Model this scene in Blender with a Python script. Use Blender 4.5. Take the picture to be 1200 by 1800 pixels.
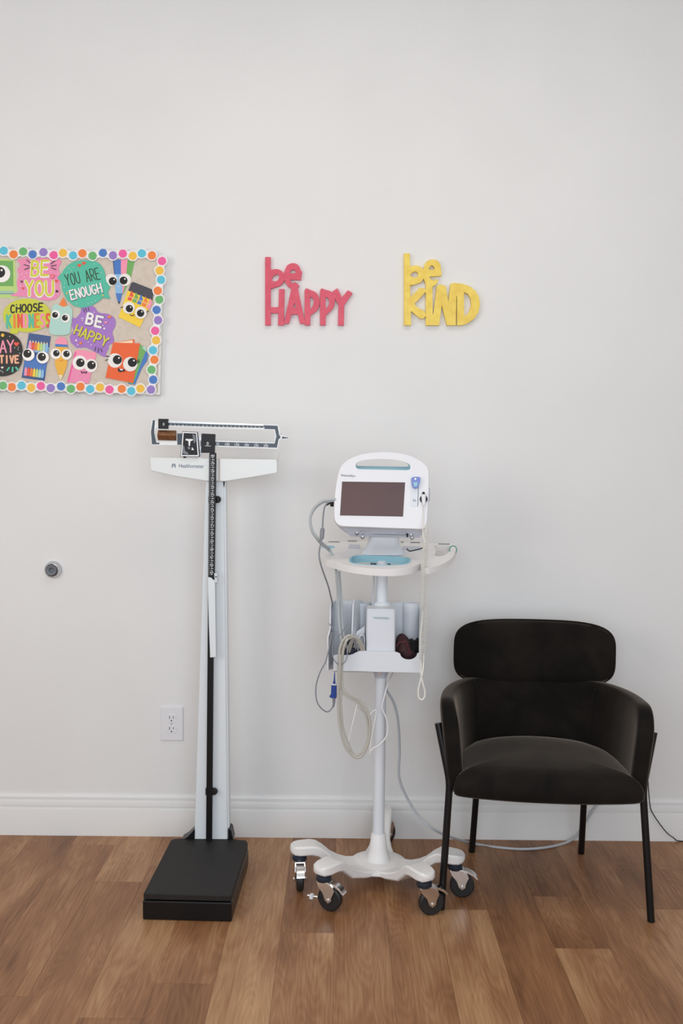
import bpy, bmesh, math, random
from mathutils import Vector, Matrix
from mathutils.geometry import tessellate_polygon
random.seed(7)
PI = math.pi
R = math.radians
for o in list(bpy.data.objects): bpy.data.objects.remove(o)
scn = bpy.context.scene
col = scn.collection

# ------------------------------------------------------------ camera
F, CX, CY = 1600.0, 600.0, 900.0           # focal length in photo pixels
PITCH, ROLL, CAM_D, CAM_H = R(3.65), R(0.55), 3.168, 1.362
cam = bpy.data.cameras.new('camera')
cam.sensor_fit = 'HORIZONTAL'; cam.sensor_width = 36; cam.lens = 48.0
camo = bpy.data.objects.new('camera', cam); col.objects.link(camo)
fwd = Vector((0, math.cos(PITCH), -math.sin(PITCH)))
right0 = Vector((1, 0, 0)); up0 = right0.cross(fwd)
rt = right0*math.cos(ROLL) + up0*math.sin(ROLL)
up = -right0*math.sin(ROLL) + up0*math.cos(ROLL)
m3 = Matrix((rt, up, -fwd)).transposed()
camo.matrix_world = Matrix.Translation((0, -CAM_D, CAM_H)) @ m3.to_4x4()
scn.camera = camo
CAM = Vector((0, -CAM_D, CAM_H))
def ray(px, py): return fwd + rt*((px-CX)/F) - up*((py-CY)/F)
def pt(px, py, Y):
    d = ray(px, py); return CAM + d*((Y-CAM.y)/d.y)
def ptz(px, py, z=0.0):
    d = ray(px, py); return CAM + d*((z-CAM.z)/d.z)
def ptp(px, py, p0, n):
    d = ray(px, py); return CAM + d*((Vector(p0)-CAM).dot(n)/d.dot(n))

# ------------------------------------------------------------ light, world, exposure
scn.view_settings.view_transform = 'Standard'
scn.view_settings.look = 'None'
scn.view_settings.gamma = 1.0
scn.view_settings.use_curve_mapping = False
scn.view_settings.exposure = 0.0
w = bpy.data.worlds.new('world'); scn.world = w; w.use_nodes = True
w.node_tree.nodes['Background'].inputs[0].default_value = (1.0, 1.0, 1.0, 1)
w.node_tree.nodes['Background'].inputs[1].default_value = 0.55
def area(name, loc, target, sx, sy, power, color):
    l = bpy.data.lights.new(name, 'AREA'); l.shape = 'RECTANGLE'; l.size = sx; l.size_y = sy
    l.energy = power; l.color = color
    o = bpy.data.objects.new(name, l); col.objects.link(o)
    o.location = loc
    o.rotation_euler = (Vector(target)-Vector(loc)).to_track_quat('-Z', 'Y').to_euler()
    return o
area('window_daylight', (-2.35, -2.7, 1.85), (0.3, 0, 1.25), 1.2, 1.3, 21, (1.0, .96, .90))
area('ceiling_panel_light', (0.25, -1.3, 3.02), (0.25, -1.25, 0), 1.8, 0.6, 9.5, (1.0, .90, .76))
area('front_fill', (0.2, -3.7, 1.9), (0.1, 0, 1.6), 2.0, 1.4, 32, (.90, 1.0, 1.10))  # added fill above the camera, brightens the middle of the wall
area('low_front_fill', (0.3, -3.6, 0.9), (0.1, 0, 0.8), 2.2, 1.2, 11, (.88, 1.0, 1.14))  # added low bluish fill to lift the lower wall, no known door

# ------------------------------------------------------------ materials
def mat(name, c, rough=0.5, metal=0.0, spec=0.5, **kw):
    m = bpy.data.materials.new(name); m.use_nodes = True
    b = m.node_tree.nodes['Principled BSDF']
    b.inputs['Base Color'].default_value = (c[0], c[1], c[2], 1)
    b.inputs['Roughness'].default_value = rough
    b.inputs['Metallic'].default_value = metal
    b.inputs['Specular IOR Level'].default_value = spec
    for k, v in kw.items():
        b.inputs[k.replace('_', ' ')].default_value = v
    return m
def srgb(r, g, b):
    f = lambda u: (u/255/12.92) if u/255 <= 0.04045 else ((u/255+0.055)/1.055)**2.4
    return (f(r), f(g), f(b))
def bump(m, scale, strength, dist=0.001, detail=4, coord='Object', stretch=(1, 1, 1)):
    nt = m.node_tree; n = nt.nodes; b = n['Principled BSDF']
    tc = n.new('ShaderNodeTexCoord'); mp = n.new('ShaderNodeMapping'); mp.inputs['Scale'].default_value = stretch
    ns = n.new('ShaderNodeTexNoise'); ns.inputs['Scale'].default_value = scale; ns.inputs['Detail'].default_value = detail
    bp = n.new('ShaderNodeBump'); bp.inputs['Strength'].default_value = strength; bp.inputs['Distance'].default_value = dist
    nt.links.new(tc.outputs[coord], mp.inputs[0]); nt.links.new(mp.outputs[0], ns.inputs['Vector'])
    nt.links.new(ns.outputs['Fac'], bp.inputs['Height']); nt.links.new(bp.outputs[0], b.inputs['Normal'])
    return m
def mottle(m, c1, c2, scale, lo=0.35, hi=0.65, detail=5, rough=None):
    nt = m.node_tree; n = nt.nodes; b = n['Principled BSDF']
    tc = n.new('ShaderNodeTexCoord'); ns = n.new('ShaderNodeTexNoise')
    ns.inputs['Scale'].default_value = scale; ns.inputs['Detail'].default_value = detail
    cr = n.new('ShaderNodeValToRGB')
    cr.color_ramp.elements[0].position = lo; cr.color_ramp.elements[0].color = (*c1, 1)
    cr.color_ramp.elements[1].position = hi; cr.color_ramp.elements[1].color = (*c2, 1)
    nt.links.new(tc.outputs['Object'], ns.inputs['Vector']); nt.links.new(ns.outputs['Fac'], cr.inputs[0])
    nt.links.new(cr.outputs[0], b.inputs['Base Color'])
    if rough:
        mr = n.new('ShaderNodeMapRange'); mr.inputs[3].default_value = rough[0]; mr.inputs[4].default_value = rough[1]
        nt.links.new(ns.outputs['Fac'], mr.inputs[0]); nt.links.new(mr.outputs[0], b.inputs['Roughness'])
    return m
M = {}
M['wall'] = bump(mottle(mat('wall_paint', (.76, .76, .76), 0.75, spec=0.25), (.755, .755, .752), (.775, .775, .772), 3.0), 130, 0.16, 0.0016, 3)
M['ceiling'] = mat('ceiling_paint', (.8, .8, .8), 0.9)
M['trim'] = bump(mat('trim_paint', (.79, .79, .785), 0.35, spec=0.4), 20, 0.05, 0.001)
M['board'] = bump(mottle(mat('board_paper', srgb(208, 196, 182), 0.8), srgb(204, 191, 177), srgb(212, 200, 187), 60), 900, 0.3, 0.0005)
M['board_frame'] = mat('board_frame_paint', srgb(226, 224, 220), 0.5)
def paper(name, r, g, b, rough=0.45):
    c = srgb(r, g, b)
    M[name] = bump(mat('paper_'+name, c, rough, spec=0.4), 300, 0.05, 0.0003); return M[name]
paper('p_white', 238, 236, 235); paper('p_black', 26, 22, 23); paper('p_cyan', 88, 190, 214); paper('p_orange', 238, 128, 55)
paper('p_green', 105, 178, 110); paper('p_blue', 72, 120, 192); paper('p_purple', 148, 122, 194); paper('p_pink', 236, 92, 158)
paper('p_yellow', 238, 188, 66)
paper('c_pink', 236, 140, 178); paper('c_lime', 212, 206, 62); paper('c_teal', 82, 188, 160); paper('c_violet', 165, 118, 196)
paper('c_book', 234, 98, 44); paper('c_leaf', 112, 172, 92); paper('c_palegreen', 186, 214, 126); paper('c_mint', 176, 214, 204)
paper('c_navy', 62, 88, 140); paper('c_sky', 140, 186, 226); paper('c_sun', 244, 206, 62); paper('c_gold', 236, 178, 62)
paper('c_bubble', 204, 206, 58); paper('c_red', 232, 84, 62); paper('c_rose', 244, 150, 176); paper('c_salmon', 240, 176, 140)
paper('c_slate', 70, 68, 78); paper('c_dkgreen', 44, 66, 36); paper('c_cream', 240, 222, 186); paper('c_grey', 176, 186, 196)
M['eye_white'] = mat('eye_white', srgb(238, 234, 230), 0.2)
M['eye_black'] = mat('eye_black', (.008, .007, .008), 0.4, spec=0.3)
M['sign_red'] = bump(mottle(mat('painted_wood_red', srgb(212, 76, 98), 0.45), srgb(207, 72, 94), srgb(218, 82, 104), 40), 200, 0.15, 0.0006)
M['sign_yellow'] = bump(mottle(mat('painted_wood_yellow', srgb(236, 206, 84), 0.45), srgb(230, 196, 76), srgb(240, 212, 92), 40), 200, 0.15, 0.0006)
M['enamel'] = bump(mat('white_enamel', srgb(226, 230, 230), 0.32), 60, 0.03, 0.0006)
M['enamel_post'] = bump(mat('white_post_enamel', srgb(222, 228, 232), 0.3), 60, 0.03, 0.0006)
M['rubber'] = bump(mottle(mat('black_rubber_mat', (.014, .012, .011), 0.6, spec=0.35), (.012, .0105, .010), (.016, .014, .013), 50), 700, 0.4, 0.0006)
M['black_metal'] = bump(mat('black_metal', (.004, .004, .005), 0.36, spec=0.35), 90, 0.05, 0.0004)
M['black_plastic'] = mat('black_plastic', (.009, .009, .011), 0.45, spec=0.35)
M['slate'] = mat('slate_print', srgb(64, 76, 88), 0.4)
M['print_white'] = mat('white_print', srgb(236, 238, 240), 0.4)
M['print_navy'] = mat('navy_print', srgb(36, 66, 112), 0.4)
M['print_grey'] = mat('grey_print', srgb(120, 124, 132), 0.5)
M['print_green'] = mat('green_print', srgb(86, 158, 140), 0.5)
M['print_black'] = mat('black_print', srgb(45, 48, 54), 0.5)
M['chrome'] = mat('chrome', (.78, .78, .78), 0.16, 1.0)
M['steel'] = bump(mat('satin_steel', (.62, .63, .65), 0.3, 1.0), 120, 0.06, 0.0004)
M['bronze'] = mottle(mat('bronze_weight', (.22, .10, .045), 0.38, 0.5), (.19, .085, .038), (.26, .125, .06), 80)
M['plastic'] = bump(mat('white_plastic', srgb(226, 226, 230), 0.34), 80, 0.03, 0.0004)
M['plastic_cool'] = bump(mat('cool_white_plastic', srgb(218, 222, 228), 0.36), 80, 0.03, 0.0004)
M['cream_plastic'] = bump(mat('cream_plastic', srgb(230, 228, 227), 0.38), 80, 0.03, 0.0004)
M['aqua'] = mat('aqua_plastic', srgb(146, 196, 212), 0.4)
M['port_grey'] = mat('port_grey_plastic', srgb(196, 200, 212), 0.4)
M['screen'] = mottle(mat('glass_painted_reflection', (.12, .08, .08), 0.28, spec=0.12), (.135, .082, .080), (.12, .080, .084), 5)  # brown base colour stands in for the room reflected in the glass
M['blue_plastic'] = mat('blue_plastic', srgb(24, 60, 140), 0.35)
M['lilac'] = mat('lilac_plastic', srgb(110, 130, 200), 0.3)
M['hose'] = bump(mat('beige_hose', srgb(180, 177, 168), 0.42), 200, 0.05, 0.0004)
M['grey_cable'] = bump(mat('grey_cable', srgb(128, 130, 138), 0.45), 200, 0.05, 0.0004)
M['pale_cable'] = bump(mat('pale_grey_cable', srgb(184, 188, 194), 0.42), 200, 0.05, 0.0004)
M['green_grey_hose'] = mat('green_grey_hose', srgb(172, 178, 180), 0.4)
M['white_cable'] = bump(mat('white_cable', srgb(238, 238, 238), 0.42), 200, 0.05, 0.0004)
M['coil'] = bump(mat('pale_coil_cord', srgb(222, 220, 212), 0.42), 200, 0.05, 0.0004)
M['cuff_red'] = bump(mottle(mat('maroon_cuff_fabric', (.03, .008, .011), 0.75), (.022, .006, .008), (.05, .012, .016), 60), 400, 0.5, 0.001)
M['cuff_black'] = bump(mottle(mat('black_cuff_fabric', (.012, .010, .012), 0.8), (.009, .008, .009), (.018, .014, .017), 60), 400, 0.5, 0.001)
M['cuff_navy'] = bump(mottle(mat('navy_cuff_fabric', (.03, .034, .055), 0.75), (.024, .027, .045), (.04, .045, .07), 60), 400, 0.5, 0.001)
M['tyre'] = mat('black_tyre', (.014, .014, .015), 0.5)
M['wheel_grey'] = mat('grey_wheel_core', srgb(120, 112, 110), 0.35)
M['gasket'] = mat('dark_swivel', srgb(32, 40, 54), 0.4)
def velvet():
    m = bpy.data.materials.new('charcoal_velvet'); m.use_nodes = True
    nt = m.node_tree; n = nt.nodes; b = n['Principled BSDF']
    b.inputs['Roughness'].default_value = 0.85; b.inputs['Specular IOR Level'].default_value = 0.15
    b.inputs['Sheen Weight'].default_value = 0.52; b.inputs['Sheen Roughness'].default_value = 0.35
    b.inputs['Sheen Tint'].default_value = (.62, .52, .44, 1)
    tc = n.new('ShaderNodeTexCoord')
    n1 = n.new('ShaderNodeTexNoise'); n1.inputs['Scale'].default_value = 9; n1.inputs['Detail'].default_value = 5; n1.inputs['Distortion'].default_value = 0.6
    cr = n.new('ShaderNodeValToRGB')
    cr.color_ramp.elements[0].position = .35; cr.color_ramp.elements[0].color = (.0045, .0036, .0030, 1)
    cr.color_ramp.elements[1].position = .72; cr.color_ramp.elements[1].color = (.013, .0098, .0078, 1)
    n2 = n.new('ShaderNodeTexNoise'); n2.inputs['Scale'].default_value = 900
    bp = n.new('ShaderNodeBump'); bp.inputs['Strength'].default_value = .35; bp.inputs['Distance'].default_value = .0006
    nt.links.new(tc.outputs['Object'], n1.inputs['Vector']); nt.links.new(n1.outputs['Fac'], cr.inputs[0]); nt.links.new(cr.outputs[0], b.inputs['Base Color'])
    nt.links.new(tc.outputs['Object'], n2.inputs['Vector']); nt.links.new(n2.outputs['Fac'], bp.inputs['Height']); nt.links.new(bp.outputs[0], b.inputs['Normal'])
    return m
M['velvet'] = velvet()
def floor_mat():
    m = bpy.data.materials.new('vinyl_plank'); m.use_nodes = True
    nt = m.node_tree; n = nt.nodes; L = nt.links; b = n['Principled BSDF']
    at = n.new('ShaderNodeAttribute'); at.attribute_name = 'plank'      # r = tone, g, b = grain offset
    sp = n.new('ShaderNodeSeparateColor'); L.new(at.outputs['Color'], sp.inputs[0])
    tc = n.new('ShaderNodeTexCoord')
    off = n.new('ShaderNodeCombineXYZ')
    mg = n.new('ShaderNodeMath'); mg.operation = 'MULTIPLY'; mg.inputs[1].default_value = 13.0; L.new(sp.outputs[1], mg.inputs[0])
    mb = n.new('ShaderNodeMath'); mb.operation = 'MULTIPLY'; mb.inputs[1].default_value = 29.0; L.new(sp.outputs[2], mb.inputs[0])
    L.new(mg.outputs[0], off.inputs[0]); L.new(mb.outputs[0], off.inputs[1])
    add = n.new('ShaderNodeVectorMath'); L.new(tc.outputs['Object'], add.inputs[0]); L.new(off.outputs[0], add.inputs[1])
    def noise(scale, sx, sy, det=5, dist=0.0):
        mp = n.new('ShaderNodeMapping'); mp.inputs['Scale'].default_value = (sx, sy, 1); L.new(add.outputs[0], mp.inputs[0])
        t = n.new('ShaderNodeTexNoise'); t.inputs['Scale'].default_value = scale; t.inputs['Detail'].default_value = det; t.inputs['Distortion'].default_value = dist
        L.new(mp.outputs[0], t.inputs['Vector']); return t
    broad = noise(1.0, 9, 2.2, 3, 0.5)
    fine = noise(1.0, 150, 7, 6, 0.3)
    # cathedral grain: distorted bands
    mpw = n.new('ShaderNodeMapping'); mpw.inputs['Scale'].default_value = (1, .16, 1); L.new(add.outputs[0], mpw.inputs[0])
    wv = n.new('ShaderNodeTexNoise'); wv.inputs['Scale'].default_value = 9; wv.inputs['Detail'].default_value = 1.5; L.new(mpw.outputs[0], wv.inputs['Vector'])
    mm = n.new('ShaderNodeMath'); mm.operation = 'MULTIPLY'; mm.inputs[1].default_value = 26; L.new(wv.outputs['Fac'], mm.inputs[0])
    fr = n.new('ShaderNodeMath'); fr.operation = 'PINGPONG'; fr.inputs[1].default_value = .5; L.new(mm.outputs[0], fr.inputs[0])
    # tone = plank + broad + grain
    def ma(op, a, bb, c=None):
        q = n.new('ShaderNodeMath'); q.operation = op
        for i, v in enumerate((a, bb, c)):
            if v is None: continue
            if isinstance(v, (int, float)): q.inputs[i].default_value = v
            else: L.new(v, q.inputs[i])
        return q.outputs[0]
    t = ma('MULTIPLY_ADD', broad.outputs['Fac'], 1.0, ma('ADD', sp.outputs[0], -0.5))
    t = ma('MULTIPLY_ADD', fine.outputs['Fac'], 0.55, ma('ADD', t, -0.275))
    t = ma('MULTIPLY_ADD', fr.outputs[0], 0.22, ma('ADD', t, -0.055))
    cr = n.new('ShaderNodeValToRGB'); e = cr.color_ramp.elements
    e[0].position = 0.0; e[0].color = (*srgb(88, 54, 32), 1)
    e[1].position = 1.0; e[1].color = (*srgb(190, 150, 110), 1)
    x = e.new(0.5); x.color = (*srgb(146, 102, 68), 1)
    L.new(t, cr.inputs[0]); L.new(cr.outputs[0], b.inputs['Base Color'])
    rr = n.new('ShaderNodeMapRange'); rr.inputs[3].default_value = .48; rr.inputs[4].default_value = .36
    L.new(fine.outputs['Fac'], rr.inputs[0]); L.new(rr.outputs[0], b.inputs['Roughness'])
    b.inputs['Specular IOR Level'].default_value = .4
    bp = n.new('ShaderNodeBump'); bp.inputs['Strength'].default_value = .12; bp.inputs['Distance'].default_value = .001
    L.new(fine.outputs['Fac'], bp.inputs['Height']); L.new(bp.outputs[0], b.inputs['Normal'])
    return m
M['floor'] = floor_mat()

# ------------------------------------------------------------ mesh helpers
def spline(pts, n=8, closed=False):
    P = [Vector(p) for p in pts]; out = []; L = len(P)
    rng = range(L if closed else L-1)
    for i in rng:
        if closed: p0, p1, p2, p3 = P[i-1], P[i], P[(i+1) % L], P[(i+2) % L]
        else: p0, p1, p2, p3 = P[max(i-1, 0)], P[i], P[i+1], P[min(i+2, L-1)]
        for k in range(n):
            t = k/n
            out.append(0.5*((2*p1)+(p2-p0)*t+(2*p0-5*p1+4*p2-p3)*t*t+(3*p1-p0-3*p2+p3)*t**3))
    if not closed: out.append(P[-1])
    return out
class MB:
    def __init__(s): s.v = []; s.f = []; s.m = []; s.mats = []
    def mi(s, m):
        m = M[m] if isinstance(m, str) else m
        if m not in s.mats: s.mats.append(m)
        return s.mats.index(m)
    def add(s, vs, fs, m):
        o = len(s.v); k = s.mi(m)
        s.v += [Vector(v) for v in vs]
        for f in fs: s.f.append([o+i for i in f]); s.m.append(k)
    def hexa(s, a, m):     # 8 corners: bottom 4 ccw then top 4 ccw
        s.add(a, [(3, 2, 1, 0), (4, 5, 6, 7), (0, 1, 5, 4), (1, 2, 6, 5), (2, 3, 7, 6), (3, 0, 4, 7)], m)
    def box(s, x0, x1, y0, y1, z0, z1, m):
        s.hexa([(x0, y0, z0), (x1, y0, z0), (x1, y1, z0), (x0, y1, z0), (x0, y0, z1), (x1, y0, z1), (x1, y1, z1), (x0, y1, z1)], m)
    def loft(s, rings, m, cap=True, closed=False):
        n = len(rings[0]); vs = [p for r in rings for p in r]; fs = []
        K = len(rings)
        for i in range(K if closed else K-1):
            for j in range(n):
                a, b = i*n+j, i*n+(j+1) % n; c, d = ((i+1) % K)*n+(j+1) % n, ((i+1) % K)*n+j
                fs.append((a, b, c, d))
        if cap and not closed: fs.append(tuple(reversed(range(n)))); fs.append(tuple(range((K-1)*n, K*n)))
        s.add(vs, fs, m)
    def tube(s, pts, r, m, n=10, cap=True):
        P = [Vector(p) for p in pts]; rings = []; nrm = None
        for i, p in enumerate(P):
            t = (P[min(i+1, len(P)-1)]-P[max(i-1, 0)])
            if t.length < 1e-9: t = Vector((0, 0, 1))
            t.normalize()
            if nrm is None:
                a = Vector((0, 0, 1)) if abs(t.z) < .9 else Vector((1, 0, 0)); nrm = (a-t*a.dot(t)).normalized()
            else:
                nrm = nrm-t*nrm.dot(t)
                nrm = nrm.normalized() if nrm.length > 1e-6 else t.orthogonal().normalized()
            bn = t.cross(nrm); rr = r[i] if isinstance(r, (list, tuple)) else r
            rings.append([p+(nrm*math.cos(2*PI*k/n)+bn*math.sin(2*PI*k/n))*rr for k in range(n)])
        s.loft(rings, m, cap)
    def cyl(s, p0, p1, r0, r1, m, n=24): s.tube([p0, p1], [r0, r1], m, n)
    def lathe(s, c, prof, m, n=32, axis=(0, 0, 1)):   # prof: (r, h) along the axis
        a = Vector(axis).normalized(); u = a.orthogonal().normalized(); q = a.cross(u)
        rings = [[Vector(c)+a*h+(u*math.cos(2*PI*k/n)+q*math.sin(2*PI*k/n))*max(r, 1e-5) for k in range(n)] for r, h in prof]
        s.loft(rings, m)
    def prism(s, loops, front, back, m):   # loops of 3-D points on one plane; offset vectors
        front = Vector(front); back = Vector(back)
        L = [[Vector(p) for p in l] for l in loops]; tri = tessellate_polygon(L)
        flat = [p for l in L for p in l]; n = len(flat)
        fs = []
        nn = (front-back)
        for t in tri:
            a, b, c = t
            if (flat[b]-flat[a]).cross(flat[c]-flat[a]).dot(nn) < 0: a, c = c, a
            fs.append((a, b, c)); fs.append((n+c, n+b, n+a))
        o = 0
        for li, l in enumerate(L):
            K = len(l)
            for i in range(K): fs.append((o+i, o+(i+1) % K, n+o+(i+1) % K, n+o+i))
            o += K
        s.add([p+front for p in flat]+[p+back for p in flat], fs, m)
    def build(s, name, parent=None, smooth=True, bevel=0, seg=2, sub=0, angle=35, T=None):
        me = bpy.data.meshes.new(name)
        vs = s.v if T is None else [T @ v for v in s.v]
        me.from_pydata([tuple(v) for v in vs], [], s.f)
        for m in s.mats: me.materials.append(m)
        for i, p in enumerate(me.polygons): p.material_index = s.m[i]
        bm = bmesh.new(); bm.from_mesh(me); bmesh.ops.remove_doubles(bm, verts=bm.verts, dist=1e-6)
        if not getattr(s, 'norecalc', False): bmesh.ops.recalc_face_normals(bm, faces=bm.faces)
        bm.to_mesh(me); bm.free()
        if smooth:
            me.shade_smooth(); me.set_sharp_from_angle(angle=R(angle))
        o = bpy.data.objects.new(name, me); col.objects.link(o)
        if bevel:
            b = o.modifiers.new('bevel', 'BEVEL'); b.width = bevel; b.segments = seg; b.limit_method = 'ANGLE'; b.angle_limit = R(40); b.harden_normals = True
        if sub:
            q = o.modifiers.new('sub', 'SUBSURF'); q.levels = sub; q.render_levels = sub
        if parent is not None:
            o.parent = parent
            if parent.type == 'EMPTY': o.location = -parent.location
        return o
def tag(o, label, cat=None, group=None):
    o['label'] = label
    if cat: o['category'] = cat
    if group: o['group'] = group
    return o
def thing(name, loc, label, cat, group=None):
    o = bpy.data.objects.new(name, None); col.objects.link(o); o.location = loc; o.empty_display_size = .05
    return tag(o, label, cat, group)
def struct(o): o['kind'] = 'structure'; return o
def circ(cx, cy, r, n=28, ry=None, rot=0):
    ry = ry or r
    return [(cx+r*math.cos(2*PI*k/n)*math.cos(rot)-ry*math.sin(2*PI*k/n)*math.sin(rot), cy+r*math.cos(2*PI*k/n)*math.sin(rot)+ry*math.sin(2*PI*k/n)*math.cos(rot)) for k in range(n)]
def smooth2(pts, n=6): return [(p.x, p.y) for p in spline([(a, b, 0) for a, b in pts], n, True)]
_tc = {}
def font_geo(s):
    if s in _tc: return _tc[s]
    c = bpy.data.curves.new('lettering', 'FONT'); c.body = s; c.size = 1; c.resolution_u = 3
    o = bpy.data.objects.new('lettering', c); col.objects.link(o)
    bpy.context.view_layer.update(); dg = bpy.context.evaluated_depsgraph_get()
    me = bpy.data.meshes.new_from_object(o.evaluated_get(dg))
    vs = [v.co.copy() for v in me.vertices]; fs = [tuple(p.vertices) for p in me.polygons]
    bpy.data.objects.remove(o); bpy.data.curves.remove(c); bpy.data.meshes.remove(me)
    x0 = min(v.x for v in vs); x1 = max(v.x for v in vs); y0 = min(v.y for v in vs); y1 = max(v.y for v in vs)
    vs = [((v.x-x0)/(x1-x0), (v.y-y0)/(y1-y0)) for v in vs]
    _tc[s] = (vs, fs); return _tc[s]
def put_text(mb, s, o, xv, yv, m, lift=(0, -.0004, 0), thick=0.0):
    vs, fs = font_geo(s); o = Vector(o); xv = Vector(xv); yv = Vector(yv); lf = Vector(lift)
    mb.add([o+xv*a+yv*b+lf for a, b in vs], fs, m)

# stroke alphabet (unit box, y up) for the hand-lettered cards
def arc(cx, cy, rx, ry, a0, a1, n=8): return [(cx+rx*math.cos(R(a0+(a1-a0)*k/n)), cy+ry*math.sin(R(a0+(a1-a0)*k/n))) for k in range(n+1)]
GL = {
 'A': [[(0, 0), (.5, 1), (1, 0)], [(.2, .35), (.8, .35)]],
 'B': [[(0, 0), (0, 1)], [(0, 1)]+arc(.45, .77, .4, .23, 90, -90)+[(0, .54)], [(0, .54)]+arc(.5, .27, .45, .27, 90, -90)+[(0, 0)]],
 'C': [arc(.5, .5, .5, .5, 50, 310, 14)],
 'D': [[(0, 0), (0, 1)], [(0, 1)]+arc(.4, .5, .6, .5, 90, -90, 12)+[(0, 0)]],
 'E': [[(.95, 1), (0, 1), (0, 0), (.95, 0)], [(0, .52), (.75, .52)]],
 'G': [arc(.5, .5, .5, .5, 50, 350, 14)+[(.55, .42)]],
 'H': [[(0, 0), (0, 1)], [(1, 0), (1, 1)], [(0, .5), (1, .5)]],
 'I': [[(.5, 0), (.5, 1)]],
 'K': [[(0, 0), (0, 1)], [(.95, 1), (0, .45)], [(.25, .6), (1, 0)]],
 'N': [[(0, 0), (0, 1), (1, 0), (1, 1)]],
 'O': [arc(.5, .5, .5, .5, 0, 360, 18)],
 'P': [[(0, 0), (0, 1)], [(0, 1)]+arc(.5, .72, .45, .28, 90, -90)+[(0, .44)]],
 'R': [[(0, 0), (0, 1)], [(0, 1)]+arc(.5, .72, .45, .28, 90, -90)+[(0, .44)], [(.4, .44), (1, 0)]],
 'S': [arc(.5, .75, .42, .25, 40, 270, 9)+arc(.5, .25, .45, .25, 90, -140, 9)[1:]],
 'T': [[(0, 1), (1, 1)], [(.5, 1), (.5, 0)]],
 'U': [[(0, 1), (0, .35)]+arc(.5, .35, .5, .35, 180, 360, 8)+[(1, 1)]],
 'V': [[(0, 1), (.5, 0), (1, 1)]],
 'Y': [[(0, 1), (.5, .5), (1, 1)], [(.5, .5), (.5, 0)]],
}
_so = 0
def stroke(mb, line, w, tf, m):
    # flat ribbon along a 2-D polyline given in card units; tf maps card units to the world
    global _so
    for i in range(len(line)-1):
        _so = (_so+1) % 24; lf = Vector((0, -.000004*_so, 0)); tf0 = tf; 
        a, b = Vector((*line[i], 0)), Vector((*line[i+1], 0)); d = b-a
        if d.length < 1e-6: continue
        q = Vector((-d.y, d.x, 0)).normalized()*w/2
        mb.add([tf(a+q)+lf, tf(b+q)+lf, tf(b-q)+lf, tf(a-q)+lf], [(0, 1, 2, 3)], m)
    for p in line:
        _so = (_so+1) % 24; lf = Vector((0, -.000004*_so-.000002, 0))
        mb.add([tf(Vector((p[0]+w/2*math.cos(2*PI*k/8), p[1]+w/2*math.sin(2*PI*k/8), 0)))+lf for k in range(8)], [tuple(range(8))], m)

# ============================================================ SETTING
X0, X1, YB, ZC = -3.6, 3.4, -4.6, 3.05
b = MB(); b.box(X0, X1, 0, .12, 0, ZC, 'wall'); struct(b.build('wall_back', smooth=False))
b = MB(); b.box(X0, X1, YB, .12, ZC, ZC+.1, 'ceiling'); struct(b.build('ceiling', smooth=False))
# baseboard with its two beads, extruded along the wall
prof = [(0, .142), (-.007, .142), (-.0095, .139), (-.0095, .1315), (-.0055, .1292), (-.0055, .1275), (-.0125, .1245), (-.0135, .121), (-.0135, .106), (-.0085, .1035), (-.0085, .1015), (-.015, .098), (-.016, .094), (-.016, .002), (-.016, 0), (0, 0)]
b = MB(); b.loft([[(X0, y, z) for y, z in prof], [(X1, y, z) for y, z in prof]], 'trim'); struct(b.build('baseboard_back', angle=25))
# floor planks
PW = .153; E0 = -.009
fb = bmesh.new(); cl = fb.loops.layers.float_color.new('plank')
def plank(x0, x1, y0, y1, tone):
    g = .0003; tone = .52+(tone-.5)*.75
    f = fb.faces.new([fb.verts.new(p) for p in ((x0+g, y0+g, 0), (x1-g, y0+g, 0), (x1-g, y1-g, 0), (x0+g, y1-g, 0))])
    c = (tone, random.random(), random.random(), 1)
    for l in f.loops: l[cl] = c
# rows seen in the photo: joint heights (photo y) from the wall to the camera, tones between them
rows = {-6: ([1489, 1757], [.72, .42, .5]), -5: ([1554], [.66, .48]), -4: ([1794], [.6, .3]), -3: ([1732], [.46, .32]), -2: ([], [.74]),
        -1: ([1640], [.3, .6]), 0: ([], [.46]), 1: ([], [.52]), 2: ([1597], [.36, .62]), 3: ([], [.34]), 4: ([1572, 1663], [.3, .36, .52]),
        5: ([], [.44]), 6: ([1593], [.4, .66]), -7: ([], [.44])}
for k in range(-24, 23):
    xa, xb = E0+PW*k, E0+PW*(k+1)
    if xb < X0 or xa > X1: continue
    xa, xb = max(xa, X0), min(xb, X1)
    if k in rows:
        js, ts = rows[k]; ys = [0.0]+[ptz(600, j).y for j in js]
    else: js, ts, ys = [], [random.uniform(.3, .7)], [0.0]
    if k not in rows: ys = [0.0, -random.uniform(.2, 1.1)]; ts.append(random.uniform(.3, .7))
    y = ys[-1]
    if len(ys) == len(ts): pass
    while y > YB:
        y = y-(1.22 if len(ys) > 1 else random.uniform(1.22, 1.5)); ys.append(max(y, YB)); 
    while len(ts) < len(ys)-1: ts.append(random.uniform(.35, .65))
    for a, c, t in zip(ys[:-1], ys[1:], ts): plank(xa, xb, c, a, t)
me = bpy.data.meshes.new('floor'); fb.to_mesh(me); fb.free()
fo = bpy.data.objects.new('floor', me); col.objects.link(fo); me.materials.append(M['floor']); struct(fo)
M['sub'] = mat('dark_seam', srgb(84, 54, 36), .6)
b = MB(); b.box(X0, X1, YB, .12, -.08, -.0008, 'sub'); so = b.build('floor_base', smooth=False); struct(so)

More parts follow.
